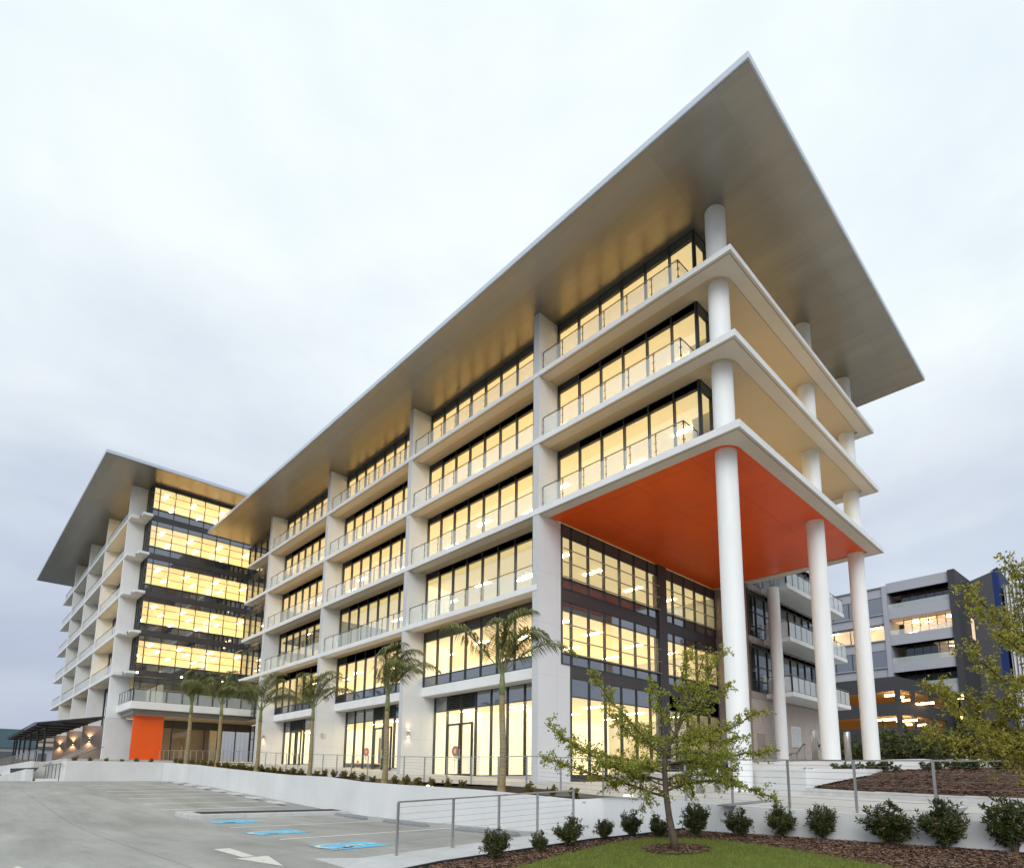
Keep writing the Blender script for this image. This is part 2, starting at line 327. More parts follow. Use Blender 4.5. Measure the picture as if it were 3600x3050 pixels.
def us_(a, b, st):
    n = max(1, round(abs(b-a)/st)); return [a + (b-a)*i/n for i in range(n+1)]
def balustrade(par, pts, z, h=1.2, st=1.42, glass=None, heavy=False):
    """glass balustrade along plan points; returns handrail with its glass and posts below it"""
    rl = MB(); gl = MB(); po = MB()
    for (x0,y0),(x1,y1) in zip(pts, pts[1:]):
        L = math.hypot(x1-x0, y1-y0); n = max(1, round(L/st)); dx, dy = (x1-x0)/L, (y1-y0)/L; nx, ny = dy, -dx
        rl.tube([(x0,y0,z+h),(x1,y1,z+h)], .026, 8)
        for i in range(n+1):
            t = i/n; x = x0+(x1-x0)*t; y = y0+(y1-y0)*t
            po.bar((x,y,z),(x,y,z+h-.02), .022, .05) if not heavy else po.bar((x,y,z),(x,y,z+h-.02), .045, .045)
            if not heavy:
                for q in (.3,.62,.9): po.bar((x-dx*.09+nx*.02,y-dy*.09+ny*.02,z+h*q),(x+dx*.09+nx*.02,y+dy*.09+ny*.02,z+h*q), .02,.02)
            if i < n:
                a, b = (i+.06/ (L/n))/n if L/n > .3 else i/n, (i+1-.06/(L/n))/n
                gl.quad((x0+(x1-x0)*a+nx*.03,y0+(y1-y0)*a+ny*.03,z+.04),(x0+(x1-x0)*b+nx*.03,y0+(y1-y0)*b+ny*.03,z+.04),(x0+(x1-x0)*b+nx*.03,y0+(y1-y0)*b+ny*.03,z+h-.13),(x0+(x1-x0)*a+nx*.03,y0+(y1-y0)*a+ny*.03,z+h-.13))
    r = rl.build('balustrade', M_railp, par, smooth=True)
    gl.build('glass_panel', glass or M_bal, r); po.build('baluster', M_railp, r)
    return r
def room(par, x0, x1, y0, y1, z0, z1, back='y', walls=()):
    MB().box(x0, x1, y0, y1, z1, z1+.08).build('office_ceiling', M_ceil, par)
    MB().box(x0, x1, y0, y1, z0-.08, z0).build('office_floor', M_ifloor, par)
    w = MB()
    for b in walls: w.box(b[0], b[1], b[2], b[3], z0, z1)
    if w.v: w.build('office_wall', M_iwall, par)
tubeproto = []
def ctube(par, x, y, z, L=1.35, w=.2):
    if not tubeproto: tubeproto.append(MB().box(-L/2, L/2, -w/2, w/2, -.05, 0).build('ceiling_light', M_tube)); o = tubeproto[0]
    else: o = tubeproto[0].copy(); S.collection.objects.link(o)
    o.location = (x, y, z); o.parent = par; o.matrix_parent_inverse = wm(par).inverted()
def walllight(par, x, y, z, up=True, down=True, sx=1, p=14):
    b = MB().box(x, x+.10, y-.07, y+.07, z-.16, z+.16).build('wall_light', M_rail if sx > 0 else M_railp, par)
    m = MB()
    if down: m.box(x+.02, x+.08, y-.05, y+.05, z-.175, z-.162)
    if up: m.box(x+.02, x+.08, y-.05, y+.05, z+.162, z+.175)
    m.build('lamp_lens', M_spot, b)
    for s, on in ((1, up), (-1, down)):
        if not on: continue
        l = bpy.data.lights.new('wall_lamp', 'SPOT'); l.energy = p; l.color = (1,.60,.32); l.spot_size = R(110); l.spot_blend = 1.0; l.shadow_soft_size = .03
        o = bpy.data.objects.new('wall_lamp', l); S.collection.objects.link(o); o.location = (x+.14, y, z + s*.19)
        o.rotation_euler = (R(180) if s > 0 else 0, 0, 0)
        o.parent = b; o.matrix_parent_inverse = wm(b).inverted()
# ------------------------------------------------------------------ main office building
ob = thing('office_building', 'long white office block with huge grey oversailing roof, round corner columns and orange soffit', 'office building', (0, 0, 0))
RT, RB = 25.03, 24.73
S5, S4, S3, S2 = (21.245, 21.0), (17.476, 17.19), (13.645, 13.34), (9.68, 9.39)
# roof
rf = MB().box(-45.1, 13.37, -3.0, 20.7, RB+.02, RT).build('roof', M_roof, ob, bevel=.015)
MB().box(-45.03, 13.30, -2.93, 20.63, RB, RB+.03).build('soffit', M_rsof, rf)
MB().box(-36, 6.5, 5, 16, RT, RT+.9).build('plant_enclosure', M_roof, rf)
# band of slab edge with rounded inner corner
def ringband(mb, x0, x1, y0, y1, w, r, z0, z1, left=True):
    inner = [(x0, y0+w)]; outer = [(x0, y0)]
    for k in range(9):
        a = math.pi/2*k/8; inner.append((x1-w-r+r*math.sin(a), y0+w+r-r*math.cos(a)))
        outer.append((x1 if k > 4 else x1-w-r+(w+r)*k/4, y0 if k < 4 else y0+(w+r)*(k-4)/4))
    inner += [(x1-w, y1-w), (x1-w, y1-w), (x0, y1-w)]; outer += [(x1, y1-w), (x1, y1), (x0, y1)]
    for (a, b, c, d) in zip(outer, outer[1:], inner, inner[1:]):
        mb.quad((a[0],a[1],z0),(c[0],c[1],z0),(d[0],d[1],z0),(b[0],b[1],z0))
        mb.quad((c[0],c[1],z0),(c[0],c[1],z1),(d[0],d[1],z1),(d[0],d[1],z0))
for i, (zt, zb) in enumerate((S5, S4, S3)):
    m = MB(); m.box(-41.0, 10.93, -.03, 17.96, zb+.12, zt)
    m.quad((-41.0,-.03,zb),(10.93,-.03,zb),(10.93,-.03,zb+.12),(-41.0,-.03,zb+.12)); m.quad((10.93,-.03,zb),(10.93,17.96,zb),(10.93,17.96,zb+.12),(10.93,-.03,zb+.12)); m.quad((10.93,17.96,zb),(-41,17.96,zb),(-41,17.96,zb+.12),(10.93,17.96,zb+.12))
    rbm = MB(); ringband(rbm, -41.0, 10.93, -.03, 17.96, .71, .75, zb, zb+.12)
    m.box(-41.85, -41.0, -.03, .65, zb, zt); m.box(-41.0, -40.7, .65, 1.4, zb+.02, zt-.002)
    s = m.build('floor_slab', M_white, ob)
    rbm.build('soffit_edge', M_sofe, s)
    dr = MB().box(-40.5, 10.80, .10, .125, zb-.004, zb+.002).box(10.79, 10.815, .13, 17.8, zb-.004, zb+.002).build('drip_groove', M_frame, s)
    if zb > 14:
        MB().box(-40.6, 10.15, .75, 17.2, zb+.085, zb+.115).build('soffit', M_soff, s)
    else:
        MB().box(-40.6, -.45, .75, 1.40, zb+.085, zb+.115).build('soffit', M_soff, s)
        o = MB(); r = .75; P_ = [(.02, .70)] + [(10.20-r+r*math.sin(math.pi/2*k/8), .70+r-r*math.cos(math.pi/2*k/8)) for k in range(9)] + [(10.20, 17.22), (.02, 17.22)]
        o.prism(P_, zb+.05, zb+.10)
        o.build('orange_soffit', M_oran, s)
m = MB().box(-41.0, -.10, -.03, 17.3, S2[1]+.10, S2[0]).box(-41.0, -.10, -.03, .65, S2[1], S2[1]+.10).box(-41.85, -41.0, -.03, .65, S2[1], S2[0]); s = m.build('floor_slab', M_white, ob)
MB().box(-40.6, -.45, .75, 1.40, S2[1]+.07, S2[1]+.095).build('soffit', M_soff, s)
# dividing walls
for i, x in enumerate((0, -12.03, -24.04, -36.0)):
    m = MB(); w = .42; t = T(x)-.15
    if i == 0:
        m.box(x-w, x, 0, 1.62, 5.86, S3[1]+.02); m.box(x-w, x, 0, 2.30, t, 5.86); m.box(x-w, x, 0.001, 1.40, S3[1], RB)
    else:
        m.box(x-w, x, 0, 1.45, 5.3, RB); m.box(x-w, x, 0, 2.44, t, 5.3)
    m.build('dividing_wall', M_finj, ob)
bx = [(-12.06, -.43, .30), (-24.04, -12.46, .86), (-36.0, -24.46, 1.40)]
for bi, (a, b, fz) in enumerate(bx):
    # ground floor
    us = [a + .03] + [a + 1.43*k + (.0 if bi else 0) for k in range(1, 8)] + [b]
    g = glazing(ob, 'Y', 2.40, -1, us, [(fz, 4.36, 'clear'), (4.36, 5.30, 'span')], louv=((1, 2) if bi == 0 else (3, 4) if bi == 1 else (1, 2)))
    MB().box(a, b, 2.36, 2.6, T(b)-.3, fz).build('plinth', M_kerb, ob)
    # double door
    dx0, dx1 = ((a+1.62, a+4.05) if bi == 0 else (a+4.6, a+6.9) if bi == 1 else (a+1.6, a+3.9)); dz = fz + 3.2 - (.28 if bi else 0); dzb = fz - (.28 if bi else 0)
    d = MB()
    for x in (dx0, (dx0+dx1)/2, dx1): d.box(x-.06, x+.06, 2.27, 2.37, dzb, dz)
    for u, v in ((dx0, (dx0+dx1)/2), ((dx0+dx1)/2, dx1)):
        d.box(u+.06, v-.06, 2.28, 2.36, dz-.12, dz); d.box(u+.06, v-.06, 2.28, 2.36, dzb, dzb+.12)
    d = d.build('door', M_frame, ob)
    MB().box((dx0+dx1)/2-.16, (dx0+dx1)/2-.12, 2.20, 2.24, dzb+1.0, dzb+1.6).box((dx0+dx1)/2+.12, (dx0+dx1)/2+.16, 2.20, 2.24, dzb+1.0, dzb+1.6).build('door_handle', M_rail, d)
    # white bulkhead below first-floor windows
    MB().box(a, b, 1.40, 2.55, 5.30, 5.88).build('bulkhead', M_white, ob, bevel=.01)
    # first floor
    us = us_(a+.03, b, 1.45)
    glazing(ob, 'Y', 1.46, -1, us, [(5.9, 6.5, 'span'), (6.5, 8.85, 'clear'), (8.85, 9.47, 'head')], louv=((0,) if bi else ()))
    for (zb_, zt_) in ((S2[0], S3[1]+.1), (S3[0], S4[1]+.1), (S4[0], S5[1]+.1), (S5[0], RB)):
        hd = zt_-.42
        glazing(ob, 'Y', 1.46, -1, us, [(zb_, hd, 'clear'), (hd, zt_, 'head')], louv=((0,) if zb_ < 20 else ()))
        balustrade(ob, [(a+.06, .25), (b-.06, .25)], zb_)
for (zb_, zt_) in ((S3[0], S4[1]+.1), (S4[0], S5[1]+.1), (S5[0], RB)):
    hd = zt_-.42
    us = [0.03, 1.51, 2.97, 4.38, 5.81, 7.18, 8.44]
    glazing(ob, 'Y', 1.46, -1, us, [(zb_, hd, 'clear'), (hd, zt_, 'head')], louv=((0,) if zb_ < 20 else ()))
    glazing(ob, 'X', 8.47, 1, [1.50, 2.45, 3.40], [(zb_, hd, 'clear'), (hd, zt_, 'head')])
    glazing(ob, 'X', 7.0, 1, us_(3.5, 16.9, 1.42), [(zb_, hd, 'clear'), (hd, zt_, 'head')])
    MB().box(6.95, 8.5, 3.41, 3.50, zb_, zt_).build('end_wall', M_white, ob)
    balustrade(ob, [(.06, .25), (8.34, .25), (8.34, 1.38)], zb_)
    MB().box(2.5, 7.05, 16.95, 17.05, zb_, zt_).build('end_wall', M_white, ob)
# stub bay left of the last dividing wall
for (zb_, zt_) in ((5.9, 9.39), (S2[0], S3[1]+.1), (S3[0], S4[1]+.1), (S4[0], S5[1]+.1), (S5[0], RB)):
    glazing(ob, 'Y', 1.5, -1, us_(-46.1, -36.45, 1.6), [(zb_, zb_+.6, 'span'), (zb_+.6, zt_-.5, 'clear'), (zt_-.5, zt_, 'head')], clear=M_gdark)
# undercroft glass wall
y1 = [1.66, 2.40, 3.78, 5.12, 6.53, 7.93, 9.31, 10.25]; y2 = [11.20, 12.05, 13.39, 14.74, 16.11, 17.36]
for ys, n in ((y1, 0), (y2, 1)):
    glazing(ob, 'X', 0.0, 1, ys, [(10.42-.56, 10.42, 'span'), (10.42, 12.70, 'clear'), (12.70, 13.34, 'head')])
    glazing(ob, 'X', 0.0, 1, ys, [(5.88, 6.42, 'span'), (6.42, 8.68, 'clear'), (8.68, 9.20, 'span')])
    MB().box(-.2, .03, ys[0]-.03, ys[-1]+.03, 9.20, 9.86).build('spandrel_band', M_band, ob)
    MB().box(-.2, .03, ys[0]-(.03 if n else -.66), ys[-1]+.03, 5.22, 5.88).build('spandrel_band', M_band, ob)
    for zz in (11.95, 11.22, 10.44, 7.93, 7.16, 6.44):
        r = MB().tube([(.20, ys[0]-.05, zz), (.20, ys[-1]+.1, zz)], .032, 8)
        for y in ys[1:-1:2]: r.box(.05, .20, y-.01, y+.01, zz-.01, zz+.01)
        r.build('sunshade_rod', M_rod, ob)
glazing(ob, 'X', 0.0, 1, [2.34]+y1[2:], [(.30, 4.26, 'clear'), (4.26, 5.22, 'span')])
MB().box(-.15, .02, 2.31, 10.3, -.5, .30).build('plinth', M_frame, ob)
glazing(ob, 'X', 0.0, 1, y2, [(.30, 4.26, 'clear'), (4.26, 5.22, 'head')], louv=(1,2,3), clear=M_gdark)
MB().box(-.3, .14, 10.28, 11.17, -.2, 13.42).build('pier', M_band, ob)
MB().box(-46, 0.0, 17.3, 17.6, -.5, 13.42).box(-46, 7.1, 17.3, 17.6, 13.7, RB).box(-46.5, -46.2, 4.7, 17.3, 1, RB).build('rear_wall', M_iwall if False else M_fin, ob)
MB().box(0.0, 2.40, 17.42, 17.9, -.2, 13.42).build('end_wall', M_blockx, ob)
# rooms behind the glass
for z0, z1 in ((5.9, 8.84), (9.68, 12.72)):
    room(ob, -40, -.12, 1.60, 17.2, z0, z1, walls=[(-40, -9.5, 8.2, 8.4), (-9.7, -9.5, 8.4, 17.2), (-12.2, -12.1, 1.7, 3.4)])
room(ob, -36, -.12, 2.55, 17.2, .30, 4.35, walls=[(-12.2, -12.05, 2.6, 9), (-9.6, -9.4, 9, 17), (-12, -9.4, 8.9, 9.05)])
room(ob, -24.3, -12.3, 2.56, 17.1, .84, 4.34, walls=[(-24.2, -12.4, 5.6, 5.8)])
room(ob, -36, -24.4, 2.56, 17.1, 1.38, 4.33, walls=[(-36, -24.6, 5.4, 5.6), (-36.2, -36, 2.6, 5.6)])
MB().box(-12.0, -9.2, 3.95, 4.05, .30, 4.34).box(-9.2, -4.9, 4.9, 5.05, .30, 4.34).box(-9.25, -9.2, 4.0, 4.9, .3, 4.34).build('office_wall', M_iwall, ob)
for (z0, z1) in ((S3[0]+.01, S4[1]-.24), (S4[0]+.01, S5[1]-.24), (S5[0]+.01, RB-.3)):
    room(ob, 6.91, 8.36, 1.60, 3.38, z0, z1); room(ob, -40, 6.9, 1.60, 16.8, z0, z1, walls=[(-40, -2, 9.0, 9.2), (-2.2, -2, 9.2, 16.6), (2, 2.6, 6.6, 7.2)])
MB().box(-35.9, -24.6, 1.66, 6.0, 12.56, 12.70).build('office_ceiling', M_offu, ob); MB().box(-35.9, -24.6, 5.9, 6.0, 9.7, 12.56).box(-24.6, -24.5, 1.66, 6, 9.7, 12.56).build('office_wall', M_offu, ob)  # dark inner box added under the glowing ceiling so this bay reads unlit
for x in (-33, -28.4): ctube(ob, x, 4.2, 12.55)
for z in (8.84, 12.72, S4[1]-.24, S5[1]-.24, RB-.3):
    xs = [-33.5, -29, -25.5, -21, -17.5, -14, -9.2, -5.6, -2.2] + ([2.6, 6.2] if z > 14 else [])
    for k, x in enumerate(xs): ctube(ob, x, 3.9 + .9*(k % 2), z)
for z in (8.84, 12.72, 4.35):
    for k, (x, y) in enumerate([(-2.6, 3.6), (-6.4, 5.0), (-2.6, 7.2), (-6.2, 9.2), (-2.8, 11.6), (-6.4, 13.6), (-2.6, 15.4)]): ctube(ob, x, y, z)
for z in (S4[1]-.24, S5[1]-.24, RB-.3):
    for x, y in ((6.3, 6.6), (6.3, 9.8), (6.3, 13), (6.3, 15.8)): ctube(ob, x, y, z)  # extra strips added by the end glass to throw warm light on the soffits
for x, y, z in [(-9.6, 3.2, 4.35), (-5.4, 3.7, 4.35), (-22, 3.9, 4.34), (-18.6, 3.6, 4.34), (-15.2, 3.9, 4.34), (-34, 3.9, 4.33), (-31, 3.6, 4.33), (-27.6, 3.9, 4.33)]: ctube(ob, x, y, z)
# round columns
for (x, y, g) in ((9.586, 1.41, -.5), (9.586, 10.86, .2), (9.586, 17.14, .6)):
    MB().tube([(x, y, g), (x, y, RB+.01)], .44, 48, cap=False).build('column', M_col, ob, smooth=True)
walllight(ob, -12.03, .47, 2.91); walllight(ob, -24.04, .53, 3.37, up=False, down=False, p=0); walllight(ob, -36, .59, 3.83, up=False)
# lower roofline soffit sprinkler-like detail left out; rear wing of the same block
for z0, z1 in ((5.92, 9.38), (9.72, 13.1), (13.48, 16.9)):
    glazing(ob, 'X', 2.42, 1, [17.5, 18.68, 20.1]+us_(21.4, 30.8, 1.35), [(z0, z0+.75, 'clear'), (z0+.75, z0+1.75, 'clear'), (z0+1.75, z1-.45, 'clear'), (z1-.45, z1, 'head')], louv=(0,1), clear=M_gdark, fw=.06)
    MB().box(-3, 2.30, 17.95, 30.8, z0-.1, z0-.02).build('office_floor', M_ifloor, ob); MB().box(-3, -2.9, 17.95, 30.8, z0, z1).build('office_wall', M_offd, ob)
    s = MB().box(2.42, 4.33, 19.65, 30.8, z0-.33, z0-.02).build('balcony_slab', M_fin, ob, bevel=.01)
    MB().box(2.2, 2.47, 17.46, 30.8, z0-.48, z0-.0).build('sill_band', M_pwall, ob)
    balustrade(ob, [(2.55, 19.72), (4.26, 19.72), (4.26, 30.73)], z0-.02, h=1.15, st=1.0, glass=M_balf, heavy=True)
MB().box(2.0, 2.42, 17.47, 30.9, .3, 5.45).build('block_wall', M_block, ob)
MB().box(-12, 2.30, 17.9, 30.9, 16.9, 17.3).build('rear_roof', M_roof, ob)
MB().tube([(3.42, 19.45, .6), (3.42, 19.45, 13.2)], .40, 32, cap=False).build('column', M_col, ob, smooth=True)
l = MB().box(2.42, 2.46, 23.5, 25.05, 2.38, 3.92)
for k in range(11): l.box(2.46, 2.53, 23.54, 25.01, 2.44+k*.135, 2.44+k*.135+.07)
l.build('wall_louvre', M_white, ob)
MB().box(2.42, 2.47, 18.0, 19.1, 1.4, 3.1).build('service_door', M_pwall, ob)
# ------------------------------------------------------------------ stepped wing at the far end
ow = thing('office_wing', 'taller white office wing at far left with glazed lit end wall and orange entrance panel', 'office wing', (-46.2, -7.6, 1.6))
WR = 28.75; zbs = [9.65, 13.5, 17.35, 21.15, 25.0]
rf = MB().box(-92.5, -42.45, -12.2, 14, WR+.02, WR+.33).build('roof', M_roof, ow, bevel=.015)
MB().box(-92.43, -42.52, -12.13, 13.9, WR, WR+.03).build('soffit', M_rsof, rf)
gy = [-7.63, -7.13, -5.80, -4.45, -3.15, -1.82, -.52, .78, 2.09, 3.3, 4.6]
for i, zb in enumerate(zbs):
    z1 = (zbs[i+1]-.43) if i < 4 else WR-.28
    glazing(ow, 'X', -46.2, 1, gy, [(zb+.56, zb+1.22, 'span'), (zb+1.22, z1, 'clear')] + ([(z1, z1+.49, 'span')] if i < 4 else [(z1, WR, 'head')]), fw=.06)
    MB().box(-46.4, -46.14, -7.66, 4.6, zb+.06, zb+.56).build('spandrel_band', M_band, ow)
    for zz in (zb+1.24, zb+2.0, zb+2.78):
        MB().tube([(-46.0, -7.75, zz), (-46.0, 4.5, zz)], .034, 8).build('sunshade_rod', M_rod, ow)
    room(ow, -60, -46.3, -7.5, 14, zb+.30, z1+.02, walls=[(-60, -59.8, -7.4, 14), (-60, -46.4, 7.0, 7.2), (-50.6, -50.0, -1.2, -.6)])
    for k, (x, y) in enumerate([(-48, -6.3), (-48.4, -3.7), (-48, -1.0), (-48.4, 1.8), (-51.5, -5.0), (-51.2, -2.4), (-51.5, .4), (-55, -6.0), (-55, -3.2), (-55.2, -.6)]): ctube(ow, x, y, z1+.02, w=.3)
    # slab of the long side
    m = MB().box(-89.5, -46.65, -9.18, -8.5, zb, zb+.30).box(-89.5, -46.22, -8.5, -7.0, zb+.06, zb+.298).box(-46.65, -45.2, -8.5, -7.70, zb+.07, zb+.30)
    m.build('floor_slab', M_white, ow)
    zt = zbs[i+1]+.06 if i < 4 else WR
    prev = -48.42
    for k, x in enumerate((-59.0, -69.5, -80.0, -89.2)):
        glazing(ow, 'Y', -7.70, -1, us_(x, prev, 1.5), [(zb+.3, zt-.45, 'clear'), (zt-.45, zt, 'head')], fw=.06)
        balustrade(ow, [(x+.05, -9.0), (prev-.05, -9.0)], zb+.3, h=1.1, st=.95, glass=M_balf, heavy=True); prev = x-.42
    glazing(ow, 'Y', -7.72, -1, [-48.0, -47.1, -46.22], [(zb+.3, zb+.95, 'span'), (zb+.95, zt-.1, 'clear')], fw=.07)
for k, (x0_, x1_) in enumerate(((-59.0,-48.42),(-69.5,-59.42),(-80.0,-69.92),(-89.2,-80.42))):
    glazing(ow, 'Y', -7.70, -1, us_(x0_, x1_, 1.5), [(5.75,6.6,'span'),(6.6,9.2,'clear'),(9.2,9.66,'head')], fw=.06)
MB().box(-89.2, -50, -4.6, -4.4, 5.7, 9.6).build('office_wall', M_iwall, ow)
glazing(ow, 'Y', 3.15, -1, us_(-46.8, -36.5, 1.3), [(1.5,4.2,'clear'),(4.2,5.6,'clear')], clear=M_glob, fw=.08)
MB().box(-46.8, -36.5, 6.0, 6.2, 1.4, 5.8).build('lobby_wall', M_lob, ow)
for x in (-48.0, -59.0, -69.5, -80.0): MB().box(x-.42, x, -9.15, -7.6, 5.7, WR).build('dividing_wall', M_fin, ow)
MB().box(-48.45, -48.0, -9.17, -6.98, 1.3, 5.72).build('taupe_wall', M_rwall, ow)
for x, z in ((-59, 4.2), (-69.5, 4.29), (-80, 4.35)):
    w = MB().box(x-.6, x, -9.2, -6.5, 1.3, 5.7).build('taupe_wall', M_pwall, ow); walllight(ow, x, -8.62, z, sx=-1, p=90)
MB().box(-89, -48.4, -6.5, -6.3, 1.3, 5.7).build('ground_wall', M_pwall, ow)
# first-floor balcony over the entrance
MB().box(-48.0, -42.2, -8.42, 3.2, 6.22, 6.88).build('balcony_slab', M_white, ow, bevel=.015)
MB().prism([(-51.6, -8.40), (-48.0, -8.40), (-48.0, -7.2), (-51.6, -7.2)], 6.22, 6.879).build('balcony_slab', M_white, ow)
MB().box(-47.6, -42.6, -8.1, 3.2, 5.75, 6.22).build('edge_beam', M_railp, ow)
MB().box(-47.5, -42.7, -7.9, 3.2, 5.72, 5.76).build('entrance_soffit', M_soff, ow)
balustrade(ow, [(-42.32, 3.1), (-42.32, -8.3), (-48, -8.3)], 6.88, h=1.15, st=1.25)
glazing(ow, 'X', -46.2, 1, gy, [(6.9, 9.1, 'clear'), (9.1, 9.6, 'head')], clear=M_gdark, fw=.06)
MB().box(-56, -55.8, -7.5, 6, 6.9, 9.6).build('office_wall', M_offd, ow)
MB().box(-43.35, -43.2, -7.93, -5.58, 1.4, 6.24).build('orange_panel', M_orap, ow)
glazing(ow, 'X', -46.9, 1, us_(-6.9, 3.2, 1.5), [(1.6, 5.0, 'clear'), (5.0, 5.72, 'head')], clear=M_glob, fw=.07)
MB().box(-56, -47.0, -6.9, 6, 5.6, 5.68).build('lobby_ceiling', M_lob, ow); MB().box(-56, -36.5, -6.9, 6, 1.5, 1.6).build('lobby_floor', M_ifloor, ow)
MB().box(-52, -51.8, -6.9, 2.0, 1.6, 5.5).build('lobby_wall', M_pwall, ow); [ctube(ow, x, y, 5.58) for x, y in ((-48.5,-4.5),(-49,-1.5),(-48.6,1.4))]; MB().box(-51, -50.6, .4, 1.1, 1.6, 5.5).build('lobby_column', M_offu, ow)
for y in (-7.5, -3.85, -.15): 
    b = MB().box(-46.12, -46.0, y-.1, y+.1, 9.84, 10.06).build('wall_light', M_rail, ow); MB().tube([(-46.0, y, 9.95), (-45.93, y, 9.95)], .09, 12).build('lamp_lens', lamp('flood_lens', (1, .80, .5), 14) if y == -7.5 else bpy.data.materials['flood_lens'], b)
MB().box(-47.9, -47.5, -7.0, -6.9, 1.4, 5.72).build('entrance_wall', M_frame, ow)
# pergola
pg = thing('pergola', 'dark slatted flat pergola roof on thin steel posts beside the far wing', 'pergola', (-62, -12, 2))
cpoly = [(-48.5, -9.25), (-95, -9.25), (-95, -12.95), (-61, -12.95)]
m = MB(); n = 34
for k in range(n):
    y = -9.3 - 3.6*k/n; xr = -48.6 - (-9.3-y)*12.4/3.7; m.box(-95, xr, y-.03, y+.03, 5.62, 5.80)
m.build('slat', M_canopy, pg)
m = MB().bar((-48.5,-9.25,5.84),(-61,-12.95,5.84),.1,.09).bar((-61,-12.95,5.84),(-95,-12.95,5.84),.1,.09)
for k in range(9): m.bar((-56-4.5*k,-9.3,5.56),(-56-4.5*k,-11.4 if k == 0 else -12.9,5.56),.08,.12)
m.bar((-60.9,-12.0,5.5),(-95,-12.0,5.5),.12,.16); m.build('beam', M_canopy, pg)
for x in (-61.2, -67.5, -74.5, -80.8, -86.6, -91.5, -94.8): MB().box(x-.09, x+.09, -12.09, -11.91, 1.9, 5.5).build('post', M_canopy, pg)
# ------------------------------------------------------------------ ground, car park, terrace
def strip(name, m, xs, ys, zf, **k):
    mb = MB()
    for i, x in enumerate(xs):
        for y in ys: mb.v.append((x, y, zf(x, y)))
    n = len(ys)
    for i in range(len(xs)-1):
        for j in range(n-1): a = i*n+j; mb.f.append((a, a+n, a+n+1, a+1))
    return struct(mb, name, m, **k)
def fr(a, b, n): return [a+(b-a)*i/n for i in range(n+1)]
struct(MB().quad((-900,-900,-1.9),(900,-900,-1.9),(900,900,-1.9),(-900,900,-1.9)), 'ground', M_soil)
struct(MB().box(-900, -47.5, -300, 900, -1.9, -.16), 'far_ground', M_soil)
strip('car_park', M_conc, fr(-47, 12, 118)+[20, 45], [-90, -40, -25, -13.6, -7.4], lambda x, y: G(x))
strip('terrace', M_pave, fr(-47, 12, 59)+fr(13, 30, 17), [-6.05, 1.5, 5.6], lambda x, y: T(x)) if False else None
# terrace: front part follows the wall line
def fy(x): return lerp(x, [-47, 5.2, 7.8, 9.6, 11.9, 14, 18, 30], [-6.02, -6.05, -6.72, -6.95, -7.25, -7.6, -7.75, -7.75])
mb = MB(); X_ = fr(-47, 30, 154)
for x in X_:
    for k in range(8): y = fy(x) + (12-fy(x))*k/7; mb.v.append((x, y, T(x)))
for i in range(len(X_)-1):
    for j in range(7): a = i*8+j; mb.f.append((a, a+8, a+9, a+1))
struct(mb, 'terrace', M_pave)
struct(MB().box(-120, -47, -13.9, 12, -.3, 1.58), 'side_terrace', M_pave)
struct(MB().prism([(.1, 5.45), (7.8, 3.9), (9.0, 2.45), (10.4, 1.75), (12.3, .75), (13.65, 2.25), (13.75, 4), (13.65, 9.8), (.1, 9.8)], -.6, .38), 'upper_terrace', M_pave)
struct(MB().box(-2, 60, 9.9, 60, -.6, .93), 'rear_terrace', M_pave)
# planting strip behind the retaining wall
mb = MB(); X_ = fr(-34, 9.3, 90)
for x in X_:
    for y in (-7.25, -6.6, -6.02): mb.v.append((x, y, Wt(x)-.07 + random.uniform(-.01, .01)))
for i in range(len(X_)-1):
    for j in range(2): a = i*3+j; mb.f.append((a, a+3, a+4, a+1))
mb.box(-35.4, -34.15, -13.2, -6.1, .9, 1.30)
struct(mb, 'planter_soil', M_mulch)
struct(MB().box(-47, -35.4, -13.2, -6.0, -.3, 1.585), 'stair_landing', M_pave)
# retaining wall with its wavy top
def wallrun(pts, top, bot, th):
    """pts plan points of the outer face; wall thickness th to the +Y/left side"""
    mb = MB(); q = []
    for i, p in enumerate(pts):
        a = Vector(pts[max(i-1, 0)]); b = Vector(pts[min(i+1, len(pts)-1)]); d = (b-a).normalized(); nrm = Vector((-d.y, d.x))
        q.append((p[0]+nrm.x*th, p[1]+nrm.y*th))
    for i, p in enumerate(pts):
        t, b = top(p), bot(p); mb.v += [(p[0],p[1],b),(p[0],p[1],t),(q[i][0],q[i][1],t+.001),(q[i][0],q[i][1],b)]
    for i in range(len(pts)-1):
        a = i*4
        for j in range(4): mb.f.append((a+j, a+4+j, a+4+(j+1) % 4, a+(j+1) % 4))
    mb.f.append((0,1,2,3)); e = (len(pts)-1)*4; mb.f.append((e+3,e+2,e+1,e)); return mb
pts = [(-34.1+.43*k, -7.4-.05*max(0,(k-70))/30) for k in range(101)]
pts[-1] = (9.06, -7.45); pts += [(9.35, -7.10), (9.66, -6.85), (10.4, -6.98), (11.2, -7.12), (12, -7.28), (13, -7.5), (14, -7.68), (16, -7.82), (18, -7.86), (24, -7.86), (30, -7.86)]
rw = wallrun(pts, lambda p: (Wt(p[0]) if p[0] < 9.3 else lerp(p[0], [9.3,9.36,9.67,10.4], [-.45,-.44,-.40,T(10.4)+.005]) if p[0] < 10.4 else T(p[0])+.005), lambda p: -1.8, .2).build('retaining_wall', M_rwall)
tag(rw, 'long pale rendered retaining wall with a gently stepping top edge beside the parking bays', 'retaining wall')
rw2 = MB().box(-34.3, -34.1, -13.3, -7.41, -.5, 1.40).box(-36.2, -34.3, -13.32, -13.12, -.5, 1.40).build('retaining_wall', M_rwall)
tag(rw2, 'short pale rendered wall closing the far end of the parking bays below the orange panel', 'retaining wall')
